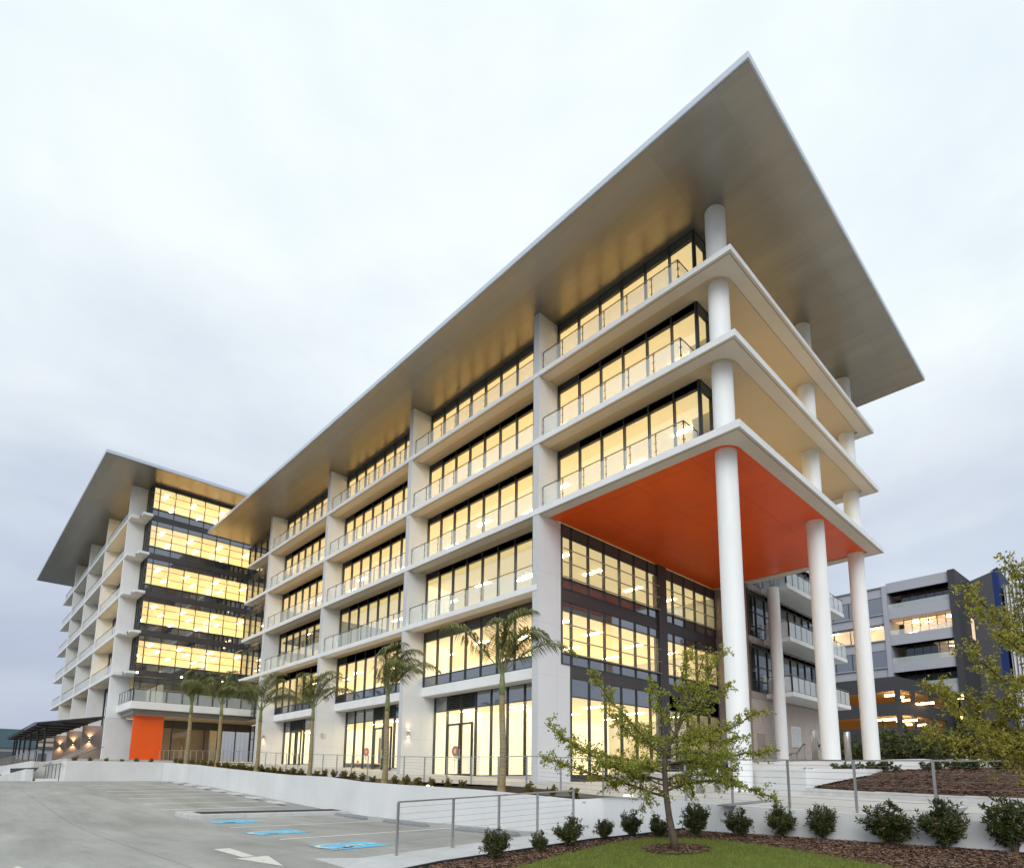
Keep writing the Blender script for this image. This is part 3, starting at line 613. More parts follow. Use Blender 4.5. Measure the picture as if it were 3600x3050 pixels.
# low platform wall under the tall columns
lw = wallrun([(.05, 5.5), (4, 4.7), (7.8, 3.85), (8.9, 2.45), (9.3, 2.1), (10.3, 1.62), (11.3, 1.08), (12.35, .6), (13.8, 2.15), (13.95, 2.6), (13.9, 4.5), (13.8, 9.8)], lambda p: .45, lambda p: -.8, .2).build('platform_wall', M_rwall)
tag(lw, 'low curved pale wall of the raised platform behind the nearest round column', 'low wall')
rw3 = MB().box(5.4, 13.8, 9.8, 10.0, -.2, .97).prism([(13.8, 9.8), (16.5, 10.6), (16.5, 10.8), (13.8, 10.0)], -.2, [.97, .6, .6, .97]).build('platform_wall', M_rwall)
tag(rw3, 'low pale wall behind the two rear round columns, backed by bushes', 'low wall')
st = MB()
for k in range(4): st.box(1.0, 5.4, 9.0+.25*k, 9.9, .38+.14*k, .38+.14*(k+1))
tag(st.build('steps', M_timb), 'dark flight of four steps up beside the blockwork wall', 'steps')
# footpath, bed, lawn
def bz(x, y): return -1.28 + .045*(y+13.5) if y < -6 else -.94
path = MB()
pl = [(9.72,-14.1),(9.75,-13.3),(9.9,-10.5),(9.95,-8.8),(9.6,-7.3),(12.9,-7.3),(12.3,-9.0),(12.05,-10.6),(11.85,-12.3),(11.55,-13.6),(11.5,-14.1)]
def pz(p): return -1.36 + .035*(p[1]+14.1)
path.prism(pl[:], -2.0, [pz(p) for p in pl]); path.prism([(8.8,-14.6),(9.72,-14.1),(11.5,-14.1),(11.7,-14.9)], -2.0, [-1.405,-1.36,-1.36,-1.40])
struct(path, 'footpath', M_path)
mb = MB(); nx, ny = 60, 60
left = lambda y: lerp(y, [-26, -15, -13.7, -12.3, -10.4, -9.16, -7.9], [12.3, 12.0, 11.85, 12.05, 12.25, 12.65, 12.9])
random.seed(3)
for i in range(nx+1):
    for j in range(ny+1):
        y = -26 + (18.15)*j/ny; xl = left(y); x = xl + (30-xl)*(i/nx)**1.3
        mb.v.append((x, y, bz(x, y) + random.uniform(-.012, .012)))
for i in range(nx):
    for j in range(ny): a = i*(ny+1)+j; mb.f.append((a, a+ny+1, a+ny+2, a+1))
struct(mb, 'garden_bed', M_mulch)
e = MB()
for a, b in zip([-26, -15, -13.8, -13.0, -12.2, -11.3, -10.4, -9.6, -9.16, -8.6], [-15, -13.8, -13.0, -12.2, -11.3, -10.4, -9.6, -9.16, -8.6, -7.9]):
    e.bar((left(a), a, bz(0, a)-.03), (left(b), b, bz(0, b)-.03), .05, .16)
tag(e.build('bed_edging', M_timb), 'dark timber edging between the footpath and the bark mulch bed', 'edging')
# lawn: outline in plan, slightly above the mulch
lawn = [(13.9,-26),(13.5,-14.6),(13.34,-13.32),(13.14,-12.39),(13.03,-11.33),(12.97,-10.4),(13.1,-9.75),(13.6,-9.35),(14.44,-9.2),(15.1,-9.35),(15.67,-9.46),(16.75,-9.9),(18.2,-10.6),(20,-11.6),(26,-16),(26,-26)]
struct(MB().prism(lawn, -1.6, [bz(*p)+.03 for p in lawn]), 'lawn', M_grass)
def inside(p, poly):
    r = False; n = len(poly)
    for i in range(n):
        (x1, y1), (x2, y2) = poly[i], poly[(i+1) % n]
        if (y1 > p[1]) != (y2 > p[1]) and p[0] < (x2-x1)*(p[1]-y1)/(y2-y1)+x1: r = not r
    return r
TBX, TBY = 14.42, -10.62
gb = MB(); random.seed(8); cnt = 0
while cnt < 42000:
    x = random.uniform(12.9, 19); y = random.uniform(-14.5, -9.1)
    if not inside((x, y), lawn): continue
    dd = math.hypot((x-TBX)*.9, y-TBY)
    if dd < .52 + .06*math.sin(5*math.atan2(y-TBY, x-TBX)): continue
    cnt += 1; a = random.uniform(0, 6.28); h = random.uniform(.03, .065); w = .0035; z = bz(x, y)+.028; lx, ly = random.uniform(-.025, .025), random.uniform(-.025, .025)
    n = len(gb.v); gb.v += [(x-w*math.cos(a), y-w*math.sin(a), z), (x+w*math.cos(a), y+w*math.sin(a), z), (x+lx, y+ly, z+h)]; gb.f.append((n, n+1, n+2))
tag(gb.build('grass', M_blade), 'short green mown grass on the front lawn', 'grass', kind='stuff')
tr = [(TBX+.55*(1+.1*math.sin(k*2.1))*math.cos(k*.314), TBY+.55*(1+.1*math.sin(k*1.7))*math.sin(k*.314)) for k in range(20)]
struct(MB().prism(tr, -1.5, [bz(*p)+.045 for p in tr]), 'tree_mulch', M_mulch)
# second mulch bed beyond the plaza
kp = [(12.4,.5),(14.6,.25),(17.0,-.35),(20,-1.2),(28,-3.2)]
mb = MB(); ny = 14; X_ = fr(12.4, 30, 50)
ky = lambda x: lerp(x, [p[0] for p in kp], [p[1] for p in kp])
def bz2(x, y): d = max(0, y-ky(x)); return -.27 - .022*(x-12.4) + .62*min(1, d/2.3)**.9 + .03*max(0, d-2.3) + .02*(x-12.4)*min(1, d/5)
yup = lambda x: lerp(x, [12.4, 13.79, 13.8], [.66, 2.10, 12])
for x in X_:
    for j in range(ny+1): y = min(ky(x)+.05, yup(x)-.02)+(yup(x)-min(ky(x)+.05, yup(x)-.02))*(j/ny)**1.6; mb.v.append((x, y, bz2(x, y)+random.uniform(-.015,.015)))
for i in range(len(X_)-1):
    for j in range(ny): a = i*(ny+1)+j; mb.f.append((a, a+ny+1, a+ny+2, a+1))
struct(mb, 'rear_garden_bed', M_mulch)
struct(MB().prism([(18.7,-.2),(30,-3),(30,6),(21.5,6)], -1, [-.30,-.45,.5,.45]), 'rear_lawn', M_grass)
k = MB()
for a, b in zip(kp, kp[1:]): k.bar((a[0], a[1], T(a[0])+.09 if a[0] > 13 else -.30), (b[0], b[1], T(b[0])+.07), .16, .24)
tag(k.build('kerb', M_kerb), 'grey concrete kerb along the front of the far mulch bed', 'kerb')
# bark chips (uncountable) on the front bed
ch = MB(); random.seed(5); cnt = 0
def chip(x, y, z, s):
    a = random.uniform(0, 6.28); l = random.uniform(.012, .04)*s; w = random.uniform(.004, .010)*s; dz = random.uniform(-.012, .015)*s
    c, s_ = math.cos(a), math.sin(a); n = len(ch.v)
    ch.v += [(x-c*l-s_*w, y-s_*l+c*w, z), (x-c*l+s_*w, y-s_*l-c*w, z+.004), (x+c*l+s_*w, y+s_*l-c*w, z+dz+.008), (x+c*l-s_*w, y+s_*l+c*w, z+dz)]; ch.f.append((n, n+1, n+2, n+3))
while cnt < 26000:
    y = random.uniform(-14.6, -7.95); x = random.uniform(11.9, 20.5)
    if x < left(y)+.03: continue
    ins = inside((x, y), lawn) 
    if ins and math.hypot(x-TBX, y-TBY) > .62: continue
    cnt += 1; chip(x, y, bz(x, y)+(.055 if ins else .014), 1)
for _ in range(7000):
    x = random.uniform(12.6, 22); y = min(ky(x)+.2+random.random()**1.5*6, yup(x)-.03); chip(x, y, bz2(x, y)+.015, 1.9)
tag(ch.build('bark_chips', M_chip), 'loose brown bark chips scattered over the garden beds', 'bark chips', kind='stuff')
# plaza inlays and markings
struct(MB().prism([tuple(at(2521.6,2830,'Z',T(14)))[:2], tuple(at(2577,2831.5,'Z',T(14)))[:2], tuple(at(2756,2813,'Z',T(14)))[:2], tuple(at(2708,2811,'Z',T(14)))[:2]], T(13.6)-.02, T(13.6)+.012), 'paving_inlay', M_stop)
struct(MB().prism([(17.5,-7.7),(18.1,-7.7),(17.7,-4.6),(17.45,-2.7)], T(17.7)-.05, T(17.5)+.015), 'paving_inlay', M_stop)
def onG(x, y): return (x, y, G(x)+.006)
mk = MB()
def line(x0, y0, x1, y1, w=.19):
    d = Vector((x1-x0, y1-y0)).normalized(); n = Vector((-d.y, d.x))*w/2
    mk.quad(onG(x0-n.x, y0-n.y), onG(x1-n.x, y1-n.y), onG(x1+n.x, y1+n.y), onG(x0+n.x, y0+n.y))
for x in (-8.2,-10.95,-13.85,-16.5,-19.25,-22.1,-24.9,-27.8,-30.8): line(x, -13.3, x, -8.45)
line(-.15,-13.25,.42,-8.76); line(4.56,-13.57,4.76,-8.24)
struct(mk, 'bay_lines', M_paint)
def pxz(x, y): p = at(x, y, 'Z', -1.409); return (p.x, p.y, G(p.x)+.006)
ar = MB(); ar.quad(*[pxz(*q) for q in [(750,2983.8),(849.7,3011.4),(897.8,3008.7),(807.5,2980)]])
n = len(ar.v); ar.v += [pxz(*q) for q in [(824.8,3016.4),(998,3043),(942,3006.4)]]; ar.f.append((n, n+1, n+2))
struct(ar, 'road_arrow', M_paint)
ar = MB(); ar.quad(onG(-36,-15.2),onG(-33,-15.2),onG(-33,-14.7),onG(-36,-14.7)); n = len(ar.v); ar.v += [onG(-33,-15.6),onG(-30.5,-14.95),onG(-33,-14.3)]; ar.f.append((n,n+1,n+2)); struct(ar, 'road_arrow', M_paint)
ar = MB(); n = 0; ar.v += [pxz(*q) for q in [(45,3050),(62,3043),(80,3050)]]; ar.f.append((0,1,2)); struct(ar, 'road_mark', M_paint)
for k, (cx, cy) in enumerate(((-2.5,-12.35),(2.42,-12.82),(7.12,-13.0))):
    b = MB().quad(*[(x, y, G(x)+.008) for x, y in ((cx-.66,cy-.7),(cx+.66,cy-.7),(cx+.66,cy+.7),(cx-.66,cy+.7))])
    struct(b, 'accessible_bay_mark', M_blue)
    s = MB(); zz = G(cx)+.013
    def sq(*p): s.quad(*[(cx+x*1.45-.03, cy+y*1.35+.02, zz) for x, y in p])
    N_ = 22
    for i in range(N_):    # wheel: open ring towards -Y
        a0 = R(200+250*i/N_-60); a1 = R(200+250*(i+1)/N_-60); r0, r1 = .26, .35
        sq(*[(r*math.cos(a)-.03, r*math.sin(a)-.22) for a, r in ((a0,r0),(a1,r0),(a1,r1),(a0,r1))])
    sq((-.04,-.12),(.04,-.12),(.04,.28),(-.04,.28)); sq((.04,.10),(.26,.10),(.26,.17),(.04,.17)); sq((-.04,-.16),(.30,-.16),(.30,-.085),(-.04,-.085)); sq((.26,-.40),(.335,-.40),(.30,-.085),(.22,-.085)); sq((.30,-.42),(.42,-.38),(.40,-.33),(.30,-.36))
    n = len(s.v); s.v += [(cx+.0+.12*math.cos(a*.5236), cy+.55+.10*math.sin(a*.5236), zz) for a in range(12)]; s.f.append(tuple(range(n, n+12)))
    struct(s, 'wheelchair_symbol', M_paint)
# wheel stops
def wheelstop(cx, cy, L, rz, z, label, grp=None):
    m = MB(); pr = [(-.09,0),(-.09,.05),(-.045,.11),(.045,.11),(.09,.05),(.09,0)]; h = L/2
    for s in (-1, 1):
        for p in pr: m.v.append((s*(h-(.10 if p[1] > .06 else 0)), p[0], p[1]))
    for i in range(6): m.f.append((i, (i+1) % 6, 6+(i+1) % 6, 6+i))
    m.f.append((5,4,3,2,1,0)); m.f.append((6,7,8,9,10,11))
    o = m.build('wheel_stop', M_stop if z < -1.3 else M_kerb); o.location = (cx, cy, z); o.rotation_euler = (0, 0, rz)
    tag(o, label, 'wheel stop', grp)
G1 = 'wheel stops along the retaining wall'
wheelstop(-2.1,-8.27,3.0,-.08,G(-2)+.0,'dark wheel stop between the kerbed island and the first blue bay mark', G1)
wheelstop(2.35,-8.56,3.0,-.08,G(2),'dark wheel stop at the head of the middle accessible bay', G1)
wheelstop(6.9,-8.75,2.7,.0,G(6),'dark wheel stop nearest the camera behind the cable railing', G1)
order = ['fourth','fifth','sixth','seventh','eighth','ninth','tenth','eleventh']
for k, x in enumerate((-9.5,-12.4,-15.2,-17.9,-20.7,-23.5,-26.3,-29.2)):
    wheelstop(x, -8.25, 2.0, 0, G(x), 'pale wheel stop at the foot of the long wall, %s counting from the camera' % order[k], G1)
# kerbed island
isl = thing('kerb_island', 'narrow kerbed island with dark infill between parking bays', 'kerb island', (-6,-10,G(-6)))
pi = [(-5.9,-13.35),(-4.15,-13.3),(-3.3,-7.7),(-4.6,-7.6)]
MB().prism(pi, -1.5, [G(p[0])+.15 for p in pi]).build('kerb', M_kerb, isl, bevel=.02)
pi = [(-5.45,-12.9),(-4.4,-12.85),(-3.55,-7.9),(-4.45,-7.85)]
MB().prism(pi, -1.4, [G(p[0])+.158 for p in pi]).build('infill', M_timb, isl)
# ------------------------------------------------------------------ cable railings
def cablefence(name, label, pts, h=1.0, ncab=7, grp=None, top=(.08,.028), post=(.042,.042)):
    """pts: post positions (x,y,z base)"""
    t = thing(name, label, 'railing', pts[0], grp)
    tp = MB(); cb = MB()
    for a, b in zip(pts, pts[1:]):
        tp.bar((a[0],a[1],a[2]+h),(b[0],b[1],b[2]+h), *top)
        for k in range(ncab):
            z = .12+(h-.2)*k/(ncab-1)*.97; cb.tube([(a[0],a[1],a[2]+z),(b[0],b[1],b[2]+z)], .0035, 5, cap=False)
    tp.build('top_rail', M_rail, t); cb.build('cable', M_rail, t)
    base = MB().box(-post[0]/2, post[0]/2, -post[1]/2, post[1]/2, -.02, h-.015)
    o = None
    for p in pts:
        if o is None: o = base.build('post', M_rail, t); o.matrix_parent_inverse = Matrix.Translation(-Vector(pts[0])); o.location = p
        else:
            c = o.copy(); S.collection.objects.link(c); c.location = p
    return t
cablefence('cable_railing', 'short stainless cable railing beside the footpath in front of the wheel stops', [(10.04,-13.55,-1.33),(10.06,-12.25,-1.29),(10.09,-11.02,-1.25),(10.12,-9.85,-1.21),(10.15,-8.62,-1.17)])
ps = [(-42,-5.95,T(-42)),(-40.4,-6,T(-40.4)),(-38.8,-6,T(-38.8)),(-37.2,-6,T(-37.2))]
x = -35.6
while x < 4.4: ps.append((x, -6.0, T(x))); x += 1.53
ps += [(5.69,-6.05,-.13),(7.85,-6.66,-.24),(9.62,-6.80,-.34),(11.05,-7.0,-.39),(12.58,-7.28,-.43),(13.91,-7.5,-.46),(15.24,-7.62,-.50),(16.55,-7.68,-.54),(17.87,-7.70,-.57),(19.2,-7.7,-.60),(20.5,-7.7,-.63)]
cablefence('cable_railing', 'long stainless cable railing following the terrace edge above the retaining wall', ps)
# sloping stair rails at the far end
t = thing('stair_railing', 'bundle of pale sloping handrails over the steps beside the far retaining wall', 'handrail', (-37,-13.4,.2))
sr = MB()
def L3(x, y): return (x*500/1764, 2300+y*500/1764)
for k, (a, b) in enumerate((((1285,1140),(600,1370)),((1200,1150),(575,1372)),((1110,1160),(560,1374)),((1000,1178),(545,1376)))):
    p = at(*L3(*a), 'Y', -9.4-.9*k); q = at(*L3(*b), 'X', -41); q2 = at(*L3(*b), 'Y', -13.5); sr.bar(p, q2, .06, .05)
sr.build('handrail', M_rail, t)
po = MB()
for x in (575, 610, 655, 700, 750): p = at(*L3(x, 1368-(x-575)*.1), 'Y', -13.5); po.bar((p.x, -13.5, -.1), (p.x, -13.5, p.z), .05, .05)
po.bar(at(*L3(530,1385),'Y',-13.5), at(*L3(765,1350),'Y',-13.5), .05, .05); po.build('baluster', M_railp, t)
w = MB().prism([(-47,-13.95),(-36.2,-13.95),(-36.2,-13.3),(-47,-13.3)], -.4, .14).box(-110,-47,-14.1,-13.9,-.4,1.62).prism([(-75,-14.6),(-44,-14.6),(-44,-14.12),(-75,-14.12)], -.4, [.35,.9,.9,.35]).build('stair_wall', M_rwall)
tag(w, 'low pale walls around the ramp and steps below the pergola', 'low wall')
bo = MB(); q_ = [at(x, y, 'Y', -14.12) for x, y in ((36,2724),(36,2700),(136,2696),(122,2709))]; n = len(bo.v)
bo.v += [(p.x, -14.12, p.z) for p in q_] + [(p.x, -14.09, p.z) for p in q_]; bo.f += [(0,1,2,3),(7,6,5,4),(0,4,5,1),(1,5,6,2),(2,6,7,3),(3,7,4,0)]
tag(bo.build('basement_opening', M_blk), 'dark basement opening in the pale wall below the pergola', 'opening')  # flat black sheet, the shade inside the opening put in as colour
tr_ = [(-47.5-1.4*k, -13.7, 1.62) for k in range(34)]
cablefence('cable_railing', 'railing of upright bars along the edge of the pergola terrace', tr_, ncab=4)
# bollards, step handrail
for k, (x, y, z, lab) in enumerate(((10.05,-2.4,T(10),'polished steel bollard left of the nearest round column, the left of a pair'),(9.85,-.85,T(10),'polished steel bollard left of the nearest round column, the right of a pair'))):
    b = MB().tube([(x,y,z-.05),(x,y,z+.80),(x,y,z+.83)], [.11,.11,.09], 24).build('bollard', M_rail, smooth=True); tag(b, lab, 'bollard', 'steel bollards on the plaza')
for q, lab in (((2867, 2667), 'polished steel bollard in front of the blockwork wall'), ((2983, 2667), 'polished steel bollard between the two rear round columns')):
    p = at(q[0], q[1], 'Y', 12.0 if q[0] < 2900 else 15); b = MB().tube([(p.x,p.y,.9),(p.x,p.y,p.z+1.45),(p.x,p.y,p.z+1.5)], [.17,.17,.15], 24).build('bollard', M_rail, smooth=True); tag(b, lab, 'bollard', 'steel bollards on the plaza')
hr = MB(); f = lambda x, y: at(2500+x*.43228, 2250+y*.43228, 'Y', 10.3)
hr.tube([f(632,935), f(650,918), f(697,918), f(752,840), f(768,840), f(768,850)], .035, 8)
for a, b in ((652,920,),(698,918),(757,845)): p = f(a, b); hr.tube([(p.x,p.y,.5),(p.x,p.y,p.z)], .03, 8)
tag(hr.build('step_handrail', M_railp, smooth=True), 'bent steel handrail beside the dark steps by the blockwork wall', 'handrail')
gl = MB().tube([(10.22,-6.45,T(10.2)+.005),(10.22,-6.45,T(10.2)+.03)], .13, 20).build('ground_light', lamp('ground_lens', (1,.85,.6), 5)); tag(gl, 'glowing round uplight set in the paving at the plaza edge behind the young tree', 'ground light')
p = at(1510,2752,'Y',-6.3); gl = MB().tube([(p.x,-6.3,Wt(p.x)-.06),(p.x,-6.3,Wt(p.x)+.0)], .12, 16).build('ground_light', bpy.data.materials['ground_lens']); tag(gl, 'glowing round uplight in the planting strip among small shrubs', 'ground light')
# fire hose reels and extinguisher just inside the ground-floor glass
def hose(x, y, z, lab):
    t = thing('hose_reel', lab, 'hose reel', (x, y, z), 'fire hose reels behind the ground-floor glass')
    m = MB(); n = 28; R0, R1 = .17, .34
    for s, yy in ((0, y-.11), (1, y)):
        for k in range(n):
            a = 2*math.pi*k/n
            m.v += [(x+R0*math.cos(a), yy, z+R0*math.sin(a)), (x+R1*math.cos(a), yy, z+R1*math.sin(a))]
    for k in range(n):
        a = 2*k; b = 2*((k+1) % n); o2 = 2*n; m.f += [(a, b, b+1, a+1), (a+1, b+1, b+1+o2, a+1+o2), (a, a+o2, b+o2, b)]
    m.build('reel_rim', M_red, t); MB().tube([(x,y-.09,z),(x,y-.05,z)], .165, 24).build('reel_hub', M_wh, t)
    MB().tube([(x-.2,y-.05,z-.3),(x-.12,y-.06,z-.6),(x+.02,y-.06,z-.62)], .014, 6).tube([(x-.06,y-.05,z-.3),(x-.06,y-.05,z-1.35)], .012, 6).build('hose', M_blk, t)
for q, yy, lab in (((1603.8,2638.6),3.88,'red fire hose reel with pale hub inside the glass doors of the nearest bay'),((1290.4,2641.6),5.4,'red fire hose reel with pale hub left of the palm in the middle bay'),((1014.6,2633),3.3,'red fire hose reel half hidden by a palm in the farthest bay')):
    p = at(*q, 'Y', yy); hose(p.x, yy, p.z, lab)
p = at(1261,2683,'Y',5.4); e = thing('fire_extinguisher', 'small red fire extinguisher on the cream wall of the middle bay', 'fire extinguisher', (p.x,5.3,p.z-.3))
MB().tube([(p.x,5.3,p.z-.33),(p.x,5.3,p.z+.18),(p.x,5.3,p.z+.25),(p.x,5.3,p.z+.3)], [.10,.10,.06,.03], 16).build('cylinder', M_red, e, smooth=True); MB().tube([(p.x,5.3,p.z-.12),(p.x,5.3,p.z+.05)], .103, 16).build('paper_label', M_wh, e)
for q, w, h, nm, lab in (((1261,2618),.10,.17,'fire_sign','small red and white location sign above the extinguisher'),((1576,2611),.10,.20,'fire_sign','small red and white sign beside the glass doors of the nearest bay')):
    yy = 5.55 if q[0] < 1400 else 3.94
    p = at(*q, 'Y', yy); s = MB().box(p.x-w,p.x+w,yy-.02,yy,p.z-h,p.z+h).build(nm, M_red); tag(s, lab, 'sign'); MB().box(p.x-w*.5,p.x+w*.5,yy-.028,yy-.021,p.z-h*.6,p.z+h*.8).build('sign_face', M_wh, s)
# ------------------------------------------------------------------ planting
def rv(s=1): return Vector((random.gauss(0,1), random.gauss(0,1), random.gauss(0,1))).normalized()*s
def leaf(mb, p, d, L, w, curl=.15):
    d = d.normalized(); u = d.cross(rv()); u = u.normalized() if u.length > 1e-3 else Vector((1,0,0)); n = u.cross(d); k = len(mb.v)
    mb.v += [tuple(p), tuple(p+d*L*.5+u*w+n*L*curl), tuple(p+d*L), tuple(p+d*L*.5-u*w+n*L*curl)]; mb.f.append((k,k+1,k+2,k+3))
def bend(a, b, sag, n=6, jit=.03):
    a = Vector(a); b = Vector(b); out_ = []
    for i in range(n+1):
        t = i/n; p = a.lerp(b, t); p.z += sag*4*t*(1-t)
        if 0 < i < n: p += rv(jit)
        out_.append(p)
    return out_
def along(pts, t):
    f = t*(len(pts)-1); i = min(int(f), len(pts)-2); return pts[i].lerp(pts[i+1], f-i), (pts[i+1]-pts[i]).normalized()
def branchy(wood, lf, limb, r0, twigs, tl, nl, L, w, start=.15, flat=.5, spread=.06):
    wood.tube(limb, [r0*(1-.8*i/(len(limb)-1))+.002 for i in range(len(limb))], 7)
    for k in range(twigs):
        t = start + (1-start)*(k+random.random())/twigs; p, d = along(limb, min(t, .999))
        q = rv(); q.z *= flat; q = (q.normalized() + d*.7).normalized(); l = tl*random.uniform(.5,1.15)*(1.15-.55*t)
        tip = p+q*l+Vector((0,0,-.02)); tw = bend(p, tip, .02, 3, .012); wood.tube(tw, [.0055,.004,.003,.002], 4, cap=False)
        for j in range(nl):
            s, dd = along(tw, min(.999, (j+random.random())/nl)); leaf(lf, s+rv(spread*random.random()), (dd*.5+rv()), L*random.uniform(.6,1.25), w*random.uniform(.7,1.2))
random.seed(21)
TB = Vector((TBX, TBY, -1.14)); rt2 = Vector((_rt.x, _rt.y, 0)); dp2 = Vector((-_rt.y, _rt.x, 0))
yt = thing('young_tree', 'slender young tree with layered yellow-green foliage standing in a mulch ring on the front lawn', 'tree', TB)
def loc(u, w, z): return Vector((TBX, TBY, 0)) + rt2*u + dp2*w + Vector((0,0,z))
tk = [loc(0,0,-1.2), loc(-.03,0,-.95), loc(-.10,0,-.55), loc(-.14,0,-.2), loc(-.16,0,.28), loc(-.13,0,.62), loc(.02,.02,.85), loc(.22,.05,1.2), loc(.45,.05,1.75), loc(.62,0,2.35)]
tw = MB().tube(tk, [.085,.066,.057,.052,.048,.04,.032,.025,.016,.006], 12)
wood = MB(); lf = MB()
LT = [(3.0,-2.35,.2,.50,-.02),(3.6,-2.30,-.1,1.08,-.18),(4.6,-1.50,.1,2.08,-.10),(6.5,.30,-.1,2.45,.0),(7.5,1.02,.1,2.48,-.06),(4.3,1.88,.1,.66,-.04),(3.2,1.78,-.1,-.26,.26),(5.6,1.75,.2,1.38,-.12),
      (3.0,-.62,-.3,-.42,.22),(3.4,-1.15,.3,-.04,.16),(4.0,-.9,-.9,.35,.05),(4.6,.8,-1.0,.45,.1),(5.2,-.6,.9,1.1,0),(5.6,.9,.8,1.0,.05),(6.2,-.35,.2,1.9,-.05),(3.6,1.0,-.5,.05,.12),(4.2,1.3,.7,.25,.1),(4.9,-1.15,.4,1.35,-.1),(3.9,-1.5,-.5,.42,.05),(6.8,.9,-.4,1.75,0),(3.3,.5,.6,-.15,.12),(5.0,1.2,-.3,.85,.02),(4.2,-1.85,.3,.72,-.05)]
for t0, u, w, z, sag in LT:
    a, _ = along(tk, t0/9); limb = bend(a, loc(u, w, z), sag, 7, .035)
    ln = (limb[-1]-limb[0]).length
    branchy(wood, lf, limb, .022 if ln > 1.4 else .014, int(17*ln)+7, .38, 25, .060, .015)
for p in tk[5:]:
    for _ in range(110): leaf(lf, p+rv(.26*random.random()), rv(), .06, .016)
t_ = tw.build('trunk', M_bark, yt, smooth=True); wood.build('branch', M_bark, t_, smooth=True); lf.build('crown', M_leaf, yt)
# tree at the right edge
random.seed(5)
def Dp(x, y, d): return dpt(x*3600/2082, y*3600/2082, d)
rb = Dp(2235, 1700, 9.2); rb.z = -1.1
rtree = thing('gold_tree', 'olive-gold small-leaved tree reaching in from the right edge of the picture', 'tree', rb)
tk2 = [rb, rb+Vector((0,0,1.2)), rb+Vector((.05,0,2.4)), rb+Vector((.1,.1,3.6)), rb+Vector((0,.1,4.4))]
tw = MB().tube(tk2, [.11,.09,.075,.05,.02], 12); wood = MB(); lf = MB()
for t0, x, y, d, sag in [(.22,1888,1392,9.0,-.1),(.2,1880,1486,9.1,.05),(.5,1955,1190,9.0,.0),(.62,2042,1135,9.2,0),(.45,1962,1325,8.7,-.1),(.3,1990,1505,8.8,.1),(.5,2060,1235,9.4,0),(.4,2010,1420,9.0,0),(.6,1985,1240,9.6,0),(.35,2040,1500,9.3,0),(.7,2080,1160,9,0),(.3,1935,1440,9.5,0),(.4,1900,1395,9.3,-.05),(.55,2030,1290,8.8,0),(.35,2060,1540,9.5,0),(.45,2070,1380,9.1,0)]:
    a, _ = along(tk2, t0); limb = bend(a, Dp(x, y, d), sag, 7, .03); ln = (limb[-1]-limb[0]).length
    branchy(wood, lf, limb, .02, int(13*ln)+7, .42, 25, .066, .016, start=.2, flat=.8, spread=.09)
t_ = tw.build('trunk', M_bark, rtree, smooth=True); wood.build('branch', M_bark, t_, smooth=True); lf.build('crown', M_leaf2, rtree)
# shrubs
def shrub(name, seed, rad, h, n, L, w, m, stems=9):
    random.seed(seed); t = thing(name, '', ''); st = MB(); lf = MB()
    blobs = []
    for k in range(stems):
        a = random.uniform(0, 6.28); r = rad*random.uniform(.25,.85); z = h*random.uniform(.45,1.0)*(1-.35*(r/rad)**2)
        tip = Vector((r*math.cos(a), r*math.sin(a), z)); l = bend((random.uniform(-.04,.04)*rad*2,random.uniform(-.04,.04)*rad*2,-.02), tip, .04*h, 4, .02*rad)
        st.tube(l, [.012*rad*2,.009*rad*2,.007*rad*2,.005*rad,.003*rad], 5, cap=False); blobs.append(l)
    tot = 0
    while tot < n:
        l = random.choice(blobs); s, d = along(l, random.uniform(.28,.999)); q = rv(); q.z = q.z*.8+.25; ln = rad*random.uniform(.10,.36)
        e_ = s+q.normalized()*ln
        if e_.z < .04: continue
        if math.hypot(e_.x, e_.y) > rad*1.08: continue
        st.tube([s, e_], [.004*rad*2,.002*rad*2], 3, cap=False)
        for j in range(9):
            f = .35+.65*j/8; c = s.lerp(e_, f); leaf(lf, c, (q*.6+rv()+Vector((0,0,.35))), L*random.uniform(.6,1.2), w*random.uniform(.7,1.2)); tot += 1
    st.build('stem', M_bark, t); lf.build('foliage', m, t); return t
protos = [shrub('shrub', 11+i, r, 1.0, n, .115, .017, M_shrub, s) for i, (r, n, s) in enumerate(((.60, 4200, 24), (.56, 3700, 22), (.62, 4600, 26)))]
fg = [(12.36,-13.05,.50,'dark green leafy shrub nearest the lower edge of the picture, left end of the row'),(12.49,-12.11,.40,'thin upright shrub, second from the left in the front row'),(12.45,-11.25,.53,'rounded reddish-green shrub, third from the left in the front row'),
 (12.38,-10.11,.40,'low spreading shrub, fourth from the left, touching its taller neighbour'),(12.55,-9.45,.55,'dense dark shrub, fifth from the left, just left of the young tree'),(13.13,-9.24,.44,'small shrub half hidden behind the young tree trunk'),
 (13.80,-8.85,.66,'tall bushy shrub with bronze tips immediately right of the young tree trunk'),(14.50,-8.44,.58,'rounded dark shrub, second to the right of the young tree trunk'),(15.20,-7.98,.60,'airy shrub with open bare base, third to the right of the young tree trunk'),
 (16.03,-7.98,.62,'open twiggy shrub, fourth to the right of the young tree trunk'),(17.18,-8.10,.75,'widest dense dark shrub in front of the second railing post from the right'),(18.02,-7.98,.76,'large dark shrub overlapping the slanting paving inlay'),(18.93,-7.9,.80,'large dark shrub cut by the right edge of the picture')]
GS = 'leafy shrubs in the front mulch bed'
wid = [1.0,.85,1.05,1.05,1.0,1.0,.9,1.1,1.0,.95,1.15,1.0,1.0]
